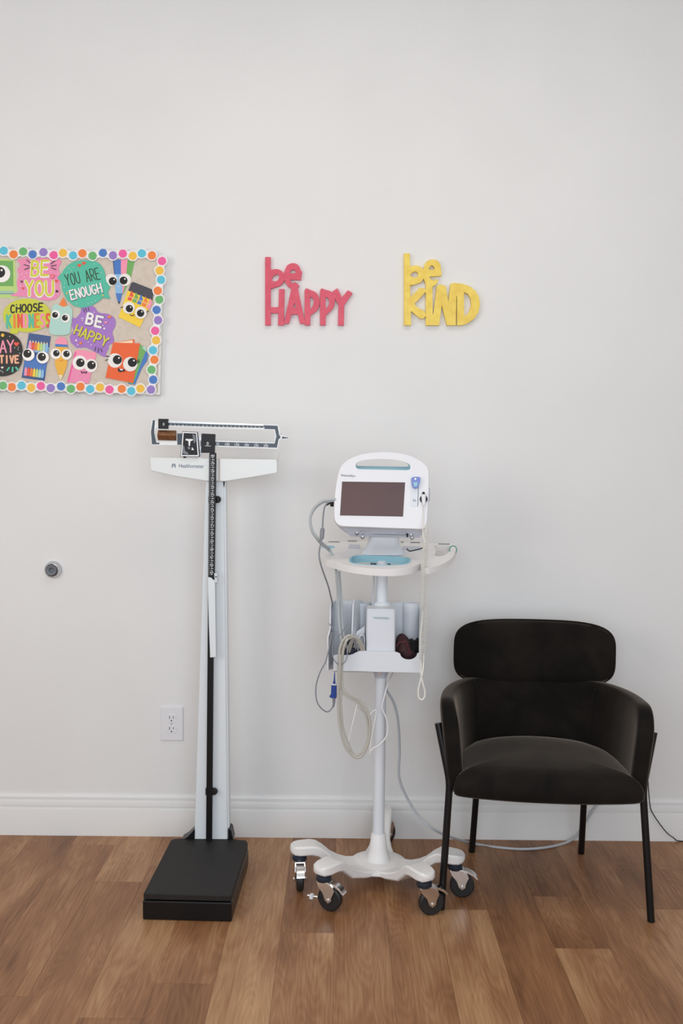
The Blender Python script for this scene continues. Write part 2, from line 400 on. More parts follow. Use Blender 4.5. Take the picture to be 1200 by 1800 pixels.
# ============================================================ BULLETIN BOARD
BY = -.022
KZ = 310/1200.0
def Zp(x, y, Y): return pt(x*KZ, 420+y*KZ, Y)
bc = Zp(300, 600, 0)
board = thing('bulletin_board', (bc.x, 0, Zp(300, 1065, 0).z), 'beige bulletin board with a scalloped border of coloured paper poms on the wall', 'bulletin board')
b = MB(); b.prism([[Zp(-620, 62, BY), Zp(1113, 112, BY), Zp(1088, 1062, BY), Zp(-640, 1005, BY)]], (0, 0, 0), (0, .021, 0), 'board_frame'); b.build('backing_panel', board, bevel=.002)
b = MB(); b.prism([[Zp(-600, 82, BY), Zp(1097, 130, BY), Zp(1074, 1045, BY), Zp(-620, 988, BY)]], (0, -.0006, 0), (0, 0, 0), 'board'); b.build('covering_paper', board, smooth=False)
CYC = ['p_cyan', 'p_orange', 'p_green', 'p_blue', 'p_purple', 'p_pink', 'p_yellow']
top = [(25, 80), (92, 105), (157, 85), (222, 105), (295, 90), (365, 110), (428, 95), (497, 112), (560, 98), (630, 115), (700, 95), (768, 112), (835, 100), (903, 115), (965, 98), (1033, 112)]
topc = [CYC[i % 7] for i in range(16)]
rgt = [(1102, 150), (1085, 215), (1095, 278), (1073, 352), (1083, 412), (1065, 482), (1075, 553), (1055, 625), (1062, 690), (1040, 757), (1050, 822), (1030, 890), (1042, 958), (1027, 1025)]
rgtc = ['p_pink', 'p_yellow', 'p_cyan', 'p_orange', 'p_green', 'p_blue', 'p_purple', 'p_pink', 'p_yellow', 'p_cyan', 'p_orange', 'p_green', 'p_blue', 'p_purple']
bot = [(20, 998), (80, 1008), (147, 997), (212, 1012), (278, 1000), (345, 1015), (415, 1003), (482, 1020), (547, 1005), (613, 1022), (680, 1010), (745, 1025), (828, 1020), (893, 1035), (955, 1018)]
botc = ['p_green', 'p_orange', 'p_cyan', 'p_yellow', 'p_pink', 'p_purple', 'p_blue', 'p_green', 'p_orange', 'p_cyan', 'p_yellow', 'p_pink', 'p_orange', 'p_cyan', 'p_yellow']
for i in range(9):    # the strips run on beyond the left edge of the photo
    top.insert(0, (25-67*(i+1), 78+(12 if i % 2 == 0 else -8)-2*i)); topc.insert(0, CYC[(-i-1) % 7])
    bot.insert(0, (20-67*(i+1), 997+(10 if i % 2 == 0 else -8)-2*i)); botc.insert(0, CYC[(-i+1) % 7])
lft = [(-610+(8 if i % 2 else -8), 140+66*i) for i in range(13)]; lftc = [CYC[(i*3) % 7] for i in range(13)]
def strip(pts, cs, Y):
    b = MB()
    for i, (p, c) in enumerate(zip(pts, cs)):
        e = Y-.00035*(i % 2)
        b.prism([[Zp(x, y, e) for x, y in circ(p[0], p[1], 37, 26)]], (0, -.0003, 0), (0, .0003, 0), 'p_white')
        if i < len(pts)-1:
            q = pts[i+1]; d = Vector((q[0]-p[0], q[1]-p[1])).normalized()*0; n = Vector((-(q[1]-p[1]), q[0]-p[0])).normalized()*25
            b.prism([[Zp(p[0]+n.x, p[1]+n.y, Y), Zp(q[0]+n.x, q[1]+n.y, Y), Zp(q[0]-n.x, q[1]-n.y, Y), Zp(p[0]-n.x, p[1]-n.y, Y)]], (0, 0, 0), (0, .0003, 0), 'p_white')
        K = 26; star = []
        for k in range(2*K):
            rr = (32.0+random.uniform(-3, 2.5)) if k % 2 == 0 else 26
            star.append((p[0]+rr*math.cos(PI*k/K), p[1]+rr*math.sin(PI*k/K)))
        b.prism([[Zp(x, y, e-.0006) for x, y in star]], (0, 0, 0), (0, .0002, 0), c)
    return b.build('border_strip', board, smooth=False)
strip(top, topc, BY-.0050); strip(rgt, rgtc, BY-.0060); strip(bot, botc, BY-.0050); strip(lft, lftc, BY-.0060)

class Card:
    """paper cut-out pinned to the board; coordinates are in board units"""
    def __init__(s, name, label, cat, Y, group='paper cutouts pinned to the board'):
        s.Y = BY-Y; s.base = MB(); s.n = 0; s.name = name; s.label = label; s.cat = cat; s.kids = []; s.group = group
    def shape(s, loops, m, mb=None):
        if loops and not isinstance(loops[0], list): loops = [loops]
        s.n += 1; y = s.Y-.00022*s.n
        (mb or s.base).prism([[Zp(a, c, y) for a, c in l] for l in loops], (0, 0, 0), (0, .0002 if s.n > 1 else .0004, 0), m)
    def line(s, pts, w, m, mb=None):
        s.n += 1; y = s.Y-.00022*s.n
        stroke(mb or s.base, pts, w, lambda v: Zp(v.x, v.y, y), m)
    def kid(s, name): k = MB(); s.kids.append((name, k)); return k
    def eye(s, x, y, r, px, py, pr, lash=None):
        k = s.kid('googly_eye')
        s.shape(circ(x, y, r), 'eye_white', k); s.shape(circ(px, py, pr), 'eye_black', k); s.shape(circ(px+pr*.35, py-pr*.4, pr*.2, 12), 'eye_white', k)
        if lash:
            for a in lash:
                s.line([(x+r*.95*math.cos(a), y+r*.95*math.sin(a)), (x+r*1.35*math.cos(a-.15), y+r*1.35*math.sin(a-.15))], 5, 'p_black', k)
    def text(s, st, p0, p1, h, w, ms, kid=None, gap=.28, shadow=None, slant=0, aspect=None):
        k = kid or s.kid('lettering')
        p0 = Vector((*p0, 0)); p1 = Vector((*p1, 0)); X = p1-p0; U = Vector((X.y, -X.x, 0)).normalized()*h; n = len(st)
        for rep in (([('off', shadow)] if shadow else [])+[('on', None)]):
            s.n += 1; y = s.Y-.00022*s.n
            for i, ch in enumerate(st):
                if ch == ' ': continue
                cw = 1.0/n; a = p0+X*(i*cw+cw*gap/2)
                mm = ms if isinstance(ms, str) else ms[i % len(ms)]
                jit = random.uniform(-.03, .03)
                for ln in GL[ch]:
                    L2 = []
                    for u, v in ln:
                        q = a+X*(cw*(1-gap))*u+U*(v+jit)+X*slant*v*cw
                        if rep[0] == 'off': q = q+Vector((3.2, 3.2, 0))
                        L2.append((q.x, q.y))
                    stroke(k, L2, w, lambda v: Zp(v.x, v.y, y), rep[1] or mm)
        return k
    def heart(s, x, y, r, m, mb=None):
        P = [(x+r*math.sin(t)**3, y-r*(.81*math.cos(t)-.31*math.cos(2*t)-.12*math.cos(3*t)-.06*math.cos(4*t))) for t in [2*PI*k/22 for k in range(22)]]
        s.shape(P, m, mb)
    def dots(s, lst, m, r=3.5):
        s.n += 1; y = s.Y-.00022*s.n
        for x, yy in lst: s.base.prism([[Zp(a, c, y) for a, c in circ(x, yy, r, 8)]], (0, 0, 0), (0, .0002, 0), m)
    def done(s):
        base = s.base.build(s.name, smooth=False); tag(base, s.label, s.cat, s.group)
        for nm, k in s.kids:
            if k.f: k.build(nm, base, smooth=False)
        return base

# green chalkboard face
c = Card('chalkboard_cutout', 'green framed chalkboard cutout with a big eye at the left end of the board', 'paper cutout', .0009)
c.shape([(-150, 128), (100, 138), (118, 405), (-165, 396)], 'c_palegreen'); c.shape([(-130, 145), (88, 150), (92, 322), (-140, 318)], 'c_leaf')
c.line([(-140, 362)]+[(-130+8*i, 352+(14 if i % 2 else 0)) for i in range(29)], 3, 'c_sky')
c.line([(-120, 372), (100, 372)], 5, 'p_blue'); c.eye(12, 237, 58, -2, 227, 37); c.eye(-105, 232, 52, -98, 240, 33); c.done()
# pink BE YOU
c = Card('speech_bubble_cutout', 'pink speech bubble card reading BE YOU in lime letters', 'paper cutout', .0020)
c.shape(smooth2([(138, 135), (400, 135), (398, 205), (414, 265), (402, 320), (410, 370), (372, 412), (300, 418), (235, 402), (150, 392), (70, 386), (122, 355), (115, 300), (128, 250), (118, 210), (140, 180)], 5), 'c_pink')
k = c.text('BE', (205, 252), (338, 250), 98, 24, 'p_white', slant=.08); c.text('BE', (205, 250), (338, 248), 98, 15, 'c_lime', k, slant=.08)
c.text('YOU', (165, 388), (372, 386), 98, 24, 'p_white', k); c.text('YOU', (165, 386), (372, 384), 98, 15, 'c_lime', k)
for a in [((182, 143), (206, 163)), ((163, 174), (200, 186)), ((166, 208), (200, 196)), ((345, 170), (372, 150)), ((348, 184), (382, 178)), ((350, 196), (380, 208))]: c.line(list(a), 6, 'c_slate')
c.heart(355, 255, 17, 'c_red'); c.heart(355, 256, 11, 'c_pink'); c.heart(382, 286, 11, 'c_red'); c.heart(147, 290, 9, 'c_slate'); c.heart(156, 335, 9, 'c_red')
c.dots([(385, 352), (383, 358), (391, 357)], 'c_slate', 6); c.dots([(150, 240), (180, 235), (165, 262), (205, 262), (350, 225), (395, 235), (140, 320), (395, 375)], 'p_white', 3.5); c.done()
# teal YOU ARE ENOUGH
c = Card('speech_bubble_cutout', 'teal speech bubble card reading YOU ARE ENOUGH', 'paper cutout', .0032)
c.shape(smooth2([(414, 285), (425, 225), (470, 172), (530, 148), (610, 145), (672, 165), (708, 215), (720, 280), (728, 340)], 5)[:-5]+[(732, 360), (750, 408), (700, 400), (672, 425), (620, 455), (560, 470), (500, 455), (452, 410), (424, 350)], 'c_teal')
k = c.text('YOU ARE', (452, 320), (690, 272), 78, 6.5, 'c_dkgreen', slant=-.12)
c.text('ENOUGH', (482, 416), (702, 362), 62, 14, 'c_slate', k); c.text('ENOUGH', (481, 414), (701, 360), 62, 10, 'p_white', k)
c.heart(540, 180, 14, 'c_red'); c.heart(570, 165, 14, 'c_red'); c.dots([(470, 200), (485, 215), (500, 195), (455, 235), (690, 230), (440, 300), (436, 330), (600, 440), (650, 420), (625, 430), (520, 440), (640, 170)], 'c_mint', 4); c.dots([(455, 370), (700, 385)], 'p_yellow', 6); c.done()
# striped pens with eyes
c = Card('pen_cutout', 'blue pen cutout with eyes before pink and green pens, top right', 'paper cutout', .0009)
c.shape([(868, 140), (918, 145), (890, 265), (838, 380), (826, 372), (850, 250)], 'c_leaf'); c.shape([(820, 140), (868, 140), (852, 300), (836, 372), (822, 372)], 'c_rose')
c.shape([(766, 140), (800, 140), (800, 240), (776, 240)], 'c_navy'); c.shape([(774, 140), (822, 140), (822, 245), (780, 245)], 'p_blue')
c.shape([(780, 240), (832, 240), (832, 372), (786, 372)], 'c_sky'); c.shape([(786, 370), (832, 370), (820, 420), (810, 440), (800, 425)], 'p_blue'); c.shape([(802, 428), (818, 428), (809, 444)], 'p_black')
c.eye(757, 280, 42, 767, 287, 27); c.eye(850, 278, 42, 840, 283, 27); c.line(arc(806, 318, 9, 7, 20, 160, 6), 3, 'p_white'); c.done()
# crayon box
c = Card('crayon_box_cutout', 'tilted yellow crayon box cutout with a black lid and smiling face', 'paper cutout', .0020)
c.shape([(906, 292), (1032, 342), (1042, 370), (1036, 425), (868, 362), (892, 300)], 'c_slate')
c.shape([(868, 350), (1036, 418), (952, 602), (806, 532)], 'c_sun')
for i, mm in enumerate(['c_red', 'c_leaf', 'p_blue', 'p_orange', 'c_rose']):
    x, y = 893+32*i, 372+13.5*i
    c.shape([(x-9, y+4), (x+2, y-24), (x+15, y+13), (x-2, y+50), (x-28, y+40)], mm)
c.line([(868, 383), (1020, 443)], 3, 'c_sun'); c.line([(866, 390), (1016, 449)], 2, 'p_white')
c.eye(876, 468, 41, 880, 474, 25, [PI*1.05]); c.eye(958, 502, 41, 956, 505, 25, [-.1]); c.line(arc(898, 512, 13, 10, 10, 170, 8), 5, 'p_black'); c.done()
# choose kindness
c = Card('speech_bubble_cutout', 'yellow green oval card reading CHOOSE KINDNESS', 'paper cutout', .0032)
c.shape(circ(183, 520, 164, 40, 114), 'c_bubble'); c.shape([(45, 585), (130, 618), (120, 645), (48, 648), (75, 625)], 'c_bubble')
k = c.text('CHOOSE', (68, 502), (296, 490), 52, 10, 'p_black', slant=.1)
c.text('KINDNESS', (42, 602), (348, 596), 86, 14, ['c_teal', 'p_orange', 'c_red', 'c_rose', 'c_teal', 'p_orange', 'c_rose', 'c_red'], k, gap=.34)
c.dots([(60, 490), (300, 470), (310, 600), (110, 455), (255, 435)], 'c_palegreen', 6); c.done()
# glue bottle
c = Card('glue_bottle_cutout', 'mint green glue bottle cutout with an orange cap', 'paper cutout', .0044)
c.shape(smooth2([(370, 448), (455, 450), (488, 475), (492, 520), (480, 600), (470, 645), (400, 655), (338, 640), (340, 560), (352, 490)], 5), 'c_mint')
c.shape([(431, 395), (457, 456), (430, 462), (401, 450)], 'p_orange'); c.shape([(352, 590), (478, 598), (468, 640), (400, 648), (342, 634)], 'c_sky' if 0 else 'c_mint')
c.eye(378, 515, 31, 374, 517, 20); c.eye(446, 538, 31, 441, 537, 20); c.line(arc(403, 556, 8, 6, 10, 170, 6), 3, 'p_white'); c.done()
# purple be happy
c = Card('speech_bubble_cutout', 'purple speech bubble card reading BE HAPPY', 'paper cutout', .0022)
c.shape(smooth2([(494, 560), (520, 535), (548, 500), (556, 465), (600, 450), (640, 462), (672, 500), (735, 510), (778, 540), (786, 585), (765, 635), (776, 695), (742, 722), (712, 750)], 5)[:-5]+[(718, 790), (742, 806), (700, 800), (640, 765), (585, 738), (522, 742), (482, 705), (474, 665), (500, 622), (488, 590)], 'c_violet')
k = c.text('BE', (575, 576), (700, 604), 70, 20, 'c_slate', gap=.35); c.text('BE', (573, 574), (698, 602), 70, 16, 'p_white', k, gap=.35)
c.text('HAPPY', (498, 645), (725, 738), 62, 13, 'c_slate', k); c.text('HAPPY', (496, 642), (723, 735), 62, 11, 'c_lime', k)
for a in [((565, 475), (578, 500)), ((580, 470), (590, 492)), ((600, 468), (605, 488)), ((650, 735), (644, 762)), ((668, 742), (668, 770)), ((684, 745), (694, 768))]: c.line(list(a), 5, 'c_slate')
c.heart(745, 530, 13, 'p_orange'); c.heart(720, 568, 11, 'c_rose'); c.heart(548, 710, 11, 'p_orange'); c.dots([(518, 690), (709, 610)], 'p_white', 7); c.dots([(555, 540), (566, 540), (561, 552), (700, 590), (740, 680), (600, 700), (530, 720), (620, 720), (640, 500)], 'p_white', 4); c.done()
# coloured pencil pack
c = Card('pencil_pack_cutout', 'glossy blue coloured pencil pack cutout with two eyes', 'paper cutout', .0020)
c.shape([(196, 640), (346, 662), (302, 966), (147, 944)], 'c_navy'); c.shape([(192, 720), (336, 738), (330, 780), (184, 765)], 'c_sky')
c.shape([(170, 790), (325, 800), (305, 940), (158, 930)], 'p_blue')
for r0, (yy, hh) in enumerate([(690, 62), (870, 60)]):
    for i, mm in enumerate(['c_rose', 'c_red', 'p_orange', 'c_sun', 'c_palegreen', 'c_mint', 'c_sky']):
        x = (197 if r0 == 0 else 168)+19*i; y = yy+2.6*i
        c.shape([(x, y+14), (x+9, y-2), (x+17, y+15), (x+14, y+hh), (x-4, y+hh)], mm)
        if r0 == 0: c.shape([(x+2, y+11), (x+9, y-4), (x+15, y+12)], 'c_cream')
c.eye(193, 788, 42, 186, 780, 28); c.eye(290, 806, 42, 284, 802, 28); c.done()
# pencil
c = Card('pencil_cutout', 'yellow pencil cutout with a pink eraser and two eyes', 'paper cutout', .0032)
c.shape([(376, 730)]+[(417+41*math.cos(R(a)), 708-42*math.sin(R(a))) for a in range(180, -1, -20)]+[(459, 730)], 'c_rose')
c.shape([(376, 714), (460, 720), (460, 738), (376, 734)], 'p_blue'); c.shape([(376, 733), (460, 737), (456, 860), (436, 915), (412, 962), (392, 915), (374, 855)], 'c_gold')
c.shape([(398, 925), (427, 927), (412, 962)], 'c_cream'); c.eye(379, 781, 36, 383, 778, 22); c.eye(453, 786, 36, 452, 782, 22); c.line(arc(415, 822, 10, 8, 10, 170, 6), 4, 'p_orange'); c.done()
# pink notebook
c = Card('notebook_cutout', 'pink notebook cutout with two eyes and a fanged smile', 'paper cutout', .0020)
c.shape([(512, 758), (540, 752), (652, 772), (655, 790), (604, 985), (456, 975)], 'c_rose'); c.shape([(508, 768), (520, 768), (478, 975), (457, 972)], 'p_pink')
c.shape([(492, 880), (625, 892), (604, 984), (470, 974)], 'c_pink')
c.eye(542, 842, 49, 546, 842, 29); c.eye(618, 862, 45, 622, 858, 29)
c.line([(552, 900), (558, 912), (572, 905), (584, 914), (590, 902)], 6, 'p_black'); c.done()
# stack of books
c = Card('book_cutout', 'orange book cutout with eyes over green and blue books, lower right', 'paper cutout', .0020)
c.shape([(985, 735), (1008, 790), (1000, 830), (965, 880), (918, 992), (870, 985), (940, 800)], 'p_blue'); c.shape([(948, 715), (978, 735), (992, 760), (905, 988), (860, 975)], 'c_leaf')
c.shape([(962, 738), (990, 735), (1000, 770)], 'c_mint')
c.shape([(772, 706), (905, 682), (914, 686), (914, 714)], 'c_book'); c.shape([(780, 706), (902, 688), (903, 712)], 'c_cream'); c.shape([(768, 705), (952, 710), (906, 980), (717, 944)], 'c_book')
c.eye(782, 827, 49, 798, 822, 31, [PI*1.05, PI*1.2]); c.eye(886, 852, 49, 900, 840, 31, [-.15, -.35])
c.shape([(800, 880), (850, 888), (846, 905), (836, 900), (820, 906), (804, 900)], 'p_black'); c.shape([(814, 884), (836, 886), (833, 895), (817, 893)], 'p_white'); c.done()
# black stay positive
c = Card('speech_bubble_cutout', 'black round card reading STAY POSITIVE, cut by the left edge', 'paper cutout', .0044)
c.shape(smooth2([(155, 780), (140, 700), (90, 650), (10, 628), (-80, 640), (-160, 700), (-180, 790), (-150, 870), (-80, 920), (10, 935), (90, 915), (140, 860)], 5), 'p_black')
k = c.text('STAY', (-105, 776), (98, 770), 80, 10, 'c_rose', gap=.2); c.text('POSITIVE', (-142, 845), (132, 842), 48, 12, 'c_salmon', k, gap=.36)
c.heart(112, 715, 18, 'c_red'); c.heart(15, 875, 9, 'p_white'); c.dots([(18, 655)], 'p_yellow', 12); c.dots([(100, 740), (125, 738), (122, 752), (66, 663), (134, 778), (12, 900), (20, 908), (2, 896)], 'c_grey', 4)
c.shape([(42, 895), (60, 870), (70, 876), (50, 900)], 'c_teal'); c.shape([(82, 870), (92, 870), (92, 906), (78, 906)], 'c_teal'); c.shape([(100, 872), (112, 868), (128, 888), (118, 898)], 'c_teal'); c.done()

# ============================================================ WOODEN WORD SIGNS
def sign(name, label, m, parts, fx, fy, k, T=.013):
    b = MB()
    for i, loops in enumerate(parts):
        b.prism([[pt(fx+x/k, fy+y/k, -T) for x, y in l] for l in loops], (0, -.00012*i, 0), (0, T-.0005, 0), m)
    o = b.build(name, smooth=False); tag(o, label, 'wall sign'); return o
E1o = smooth2([(358, 345), (360, 280), (380, 230), (410, 205), (447, 195), (485, 203), (512, 228), (528, 265), (537, 310)], 4)[:-5]+[(537, 315), (534, 372), (420, 370), (426, 392), (442, 406), (455, 408), (470, 392), (515, 434), (492, 466), (460, 470), (430, 465), (395, 440), (372, 405), (358, 370)]
sign('word_sign', 'raspberry red wooden sign reading be HAPPY on the wall', 'sign_red', [
    [[(155, 130), (213, 130), (214, 850), (155, 850)]],
    [smooth2([(205, 285), (240, 262), (285, 258), (330, 280), (358, 320), (362, 360), (345, 400), (310, 432), (262, 448), (205, 450)], 4), smooth2([(226, 372), (238, 335), (268, 314), (300, 322), (302, 350), (285, 378), (250, 388)], 4)],
    [E1o, [(415, 303), (420, 282), (436, 264), (455, 262), (472, 275), (481, 300)]],
    [[(302, 468), (360, 468), (352, 850), (290, 850)]], [[(210, 660), (305, 660), (305, 722), (210, 722)]],
    [[(432, 460), (500, 460), (560, 745), (577, 832), (522, 832), (498, 735), (432, 735), (405, 832), (350, 832), (372, 740)], [(465, 610), (480, 664), (448, 660)]],
    [[(570, 480)]+smooth2([(575, 480), (640, 482), (690, 505), (722, 550), (730, 610), (718, 662), (690, 705), (632, 747)], 4)[:-8]+[(632, 747), (630, 850), (572, 850)], [(628, 550), (652, 556), (668, 585), (666, 625), (648, 665), (630, 682)]],
    [[(733, 482)]+smooth2([(738, 482), (800, 480), (850, 495), (882, 525), (893, 570), (885, 630), (860, 690), (795, 747)], 4)[:-8]+[(795, 747), (792, 850), (733, 850)], [(792, 550), (815, 558), (830, 590), (828, 632), (810, 664), (794, 676)]],
    [[(866, 492), (918, 460), (965, 556), (1028, 480), (1076, 512), (990, 635), (985, 852), (922, 852), (928, 640), (898, 580)]],
], 440, 430, 6.0)
sign('word_sign', 'yellow wooden sign reading be KIND on the wall', 'sign_yellow', [
    [[(140, 108), (212, 108), (216, 500), (228, 1000), (140, 1000)]],
    [smooth2([(205, 290), (245, 265), (300, 258), (350, 280), (388, 330), (385, 410), (350, 462), (300, 482), (205, 490)], 4), smooth2([(220, 385), (245, 345), (285, 333), (315, 358), (305, 395), (268, 408)], 4)],
    [smooth2([(380, 360), (385, 290), (402, 235), (442, 196), (495, 183), (550, 195), (580, 230), (595, 290)], 4)[:-6]+[(600, 320), (606, 385), (455, 397), (462, 422), (490, 443), (520, 440), (545, 424), (562, 460), (540, 492), (490, 522), (440, 510), (400, 462), (380, 415)], smooth2([(447, 308), (458, 278), (487, 257), (512, 280), (518, 306)], 3)],
    [[(205, 668), (250, 620), (335, 537), (380, 540), (415, 560), (408, 588), (268, 735), (300, 775), (400, 832), (414, 880), (385, 915), (345, 918), (230, 825), (205, 830)]],
    [[(410, 470), (492, 520), (496, 862), (504, 862), (548, 512), (600, 495), (655, 512), (690, 712), (718, 485), (760, 475), (870, 487), (960, 520), (1030, 580), (1070, 655), (1082, 740), (1065, 835), (1010, 920), (930, 975), (860, 1000), (797, 1000), (797, 640), (790, 640), (782, 1000), (672, 1000), (608, 752), (575, 1000), (410, 1000)],
     [(885, 590), (935, 612), (968, 670), (975, 750), (950, 830), (915, 878), (885, 882)]],
], 690, 430, 7.06, .016)

# ============================================================ OUTLET, DOOR STOP
p0 = pt(282.5, 1242, 0); p1 = pt(321.5, 1301, 0)
cx, cz = (p0.x+p1.x)/2, (p0.z+p1.z)/2; hw, hh = .040, .0605
ot = thing('wall_outlet', (cx, 0, cz-hh), 'white duplex outlet low on the wall left of the scale', 'outlet')
b = MB(); b.box(cx-hw, cx+hw, -.006, -.0003, cz-hh, cz+hh, 'plastic'); b.build('cover_plate', ot, bevel=.0025, seg=3)
for dz in (.0195, -.0195):
    b = MB(); b.prism([[(cx+x, -.006, cz+dz+z) for x, z in [(-.0165, -.008), (-.011, -.0145), (.011, -.0145), (.0165, -.008), (.0165, .008), (.011, .0145), (-.011, .0145), (-.0165, .008)]]], (0, -.0018, 0), (0, .001, 0), 'plastic')
    o = b.build('receptacle', ot, smooth=False)
    b = MB()
    b.box(cx-.0078, cx-.0056, -.0082, -.0077, cz+dz-.001, cz+dz+.0095, 'print_black'); b.box(cx+.0056, cx+.0076, -.0082, -.0077, cz+dz, cz+dz+.0085, 'print_black')
    b.prism([[(cx+x, -.0079, cz+dz-.0075+z) for x, z in circ(0, 0, .0026, 12)]], (0, -.0003, 0), (0, .0002, 0), 'print_black')
    b.build('slots', o, smooth=False)
b = MB(); b.lathe((cx, -.006, cz), [(.003, .0), (.003, .0012), (.0001, .0018)], 'steel', 14, (0, -1, 0)); b.build('screw', ot)
p = pt(94, 1001, 0)
ds = thing('door_stop', (p.x, 0, p.z), 'round chrome wall door stop with grey rubber bumper at left', 'door stop')
b = MB(); b.lathe((p.x, -.0003, p.z), [(.030, 0), (.030, .004), (.0285, .009), (.025, .014), (.0235, .020), (.0215, .0215), (.0195, .020), (.019, .012), (.0, .012)], 'steel', 40, (0, -1, 0)); b.build('chrome_cup', ds)
b = MB(); b.lathe((p.x, -.0125, p.z), [(.0188, 0), (.0188, .011), (.0165, .014), (.009, .0125), (.0055, .007), (.0, .0062)], mat('grey_rubber', srgb(104, 108, 116), .5), 36, (0, -1, 0)); b.build('rubber_bumper', ds)

# ============================================================ PHYSICIAN SCALE
def quad_z(pix, z): return [ptz(x, y, z) for x, y in pix]
PF = -.215               # plane of the post's front face
fl, fr_ = ptz(249, 1618), ptz(408, 1622)
scale = thing('physician_scale', ((fl.x+fr_.x)/2, -.45, 0), 'tall white balance beam scale with black platform', 'scale')
# base casting: platform outline with a neck to the post
def base_outline(z, inset=0.0, neck=True):
    a, b_ = Vector((fl.x, fl.y, z)), Vector((fr_.x, fr_.y, z))
    ux = (b_-a).normalized(); uy = Vector((-ux.y, ux.x, 0)); W = (b_-a).length; Lp = .385
    P = lambda s, t: a+ux*s+uy*t
    i = inset
    pts = [P(i, i), P(W-i, i), P(W-i, Lp-.02), P(W-i-.008, Lp), P(W-.03, Lp)]
    if neck: pts += [P(W-.052, Lp+.006), P(W-.064, Lp+.02), P(W-.068, Lp+.05), P(W-.068, Lp+.09), P(.086, Lp+.09), P(.086, Lp+.05), P(.080, Lp+.02), P(.062, Lp+.004)]
    pts += [P(.015, Lp), P(i, Lp-.015)]
    return pts
b = MB(); b.prism([base_outline(0, .002)], (0, 0, .058), (0, 0, .001), 'black_metal'); b.build('base', scale, bevel=.004, seg=3)
b = MB(); b.prism([base_outline(0, .004)], (0, 0, .0795), (0, 0, .0605), 'rubber'); b.build('platform_mat', scale, bevel=.003, seg=3)
pb0 = pt(341.5, 1470, PF); pb1 = pt(399.5, 1470, PF); pt0 = pt(361.5, 847, PF); pt1 = pt(393, 847, PF)
b = MB()
zb, zt = .062, pt(380, 820, PF).z
def lerpx(z): t = (z-pb0.z)/(pt0.z-pb0.z); return pb0.x+(pt0.x-pb0.x)*t, pb1.x+(pt1.x-pb1.x)*t
l0, r0 = lerpx(zb); l1, r1 = lerpx(zt)
b.hexa([(l0, PF, zb), (r0, PF, zb), (r0-.002, PF+.05, zb), (l0+.002, PF+.05, zb), (l1, PF, zt), (r1, PF, zt), (r1-.002, PF+.045, zt), (l1+.002, PF+.045, zt)], 'enamel_post')
b.hexa([(r0-.001, PF+.004, zb), (r0+.006, PF+.006, zb), (r0+.006, PF+.05, zb), (r0-.001, PF+.05, zb), (r1-.001, PF+.004, zt), (r1+.006, PF+.006, zt), (r1+.006, PF+.045, zt), (r1-.001, PF+.045, zt)], 'enamel_post')
b.build('post', scale, bevel=.002)
for fin in ([(342, 1457), (342, 1474), (318, 1478), (328, 1472), (336, 1464)], [(400.5, 1457), (404, 1457.5), (406.5, 1461), (410, 1478), (400.5, 1478)]):
    b = MB(); b.prism([[pt(x, y, PF-.004) for x, y in fin]], (0, 0, 0), (0, .05, 0), 'black_metal'); b.build('post_bracket', scale, bevel=.002)
# head cover
HF = PF-.012
hp = [(263, 804), (487, 808), (487.5, 832), (440, 840), (397, 846.5), (362, 846), (310, 838), (264.5, 828)]
b = MB(); b.prism([[pt(x, y, HF) for x, y in hp]], (0, 0, 0), (0, .055, 0), 'enamel'); hc = b.build('head_cover', scale, bevel=.004, seg=3)
b = MB(); b.prism([[pt(x, y, HF-.0002) for x, y in [(383, 806), (387, 806), (387, 846), (383, 846)]]], (0, -.0001, 0), (0, .001, 0), mat('seam_shade', srgb(196, 188, 184), .5)); b.build('cover_seam', hc, smooth=False)
b = MB()
put_text(b, 'Healthometer', pt(314.5, 822, HF), pt(358.5, 823, HF)-pt(314.5, 822, HF), Vector((0, 0, .0125)), 'print_navy')
for q in (-1, 1):
    ln = [pt(305.2+q*x, y, HF-.0004) for x, y in [(0.3, 816), (1.8, 815.6), (2.6, 817.5), (2.6, 822)]]
    b.tube(ln, .0011, 'print_navy', 6)
ln = [pt(305.2+x, 818+abs(x)*.4, HF-.0004) for x in (-1.2, 0, 1.2)]; b.tube(ln, .0012, 'print_navy', 6)
b.build('brand_lettering', hc, smooth=False)
b = MB(); b.cyl(pt(393.5, 846, PF-.001), pt(393.5, 856, PF-.001), .003, .0008, 'black_metal', 10); b.build('pointer_pin', scale)
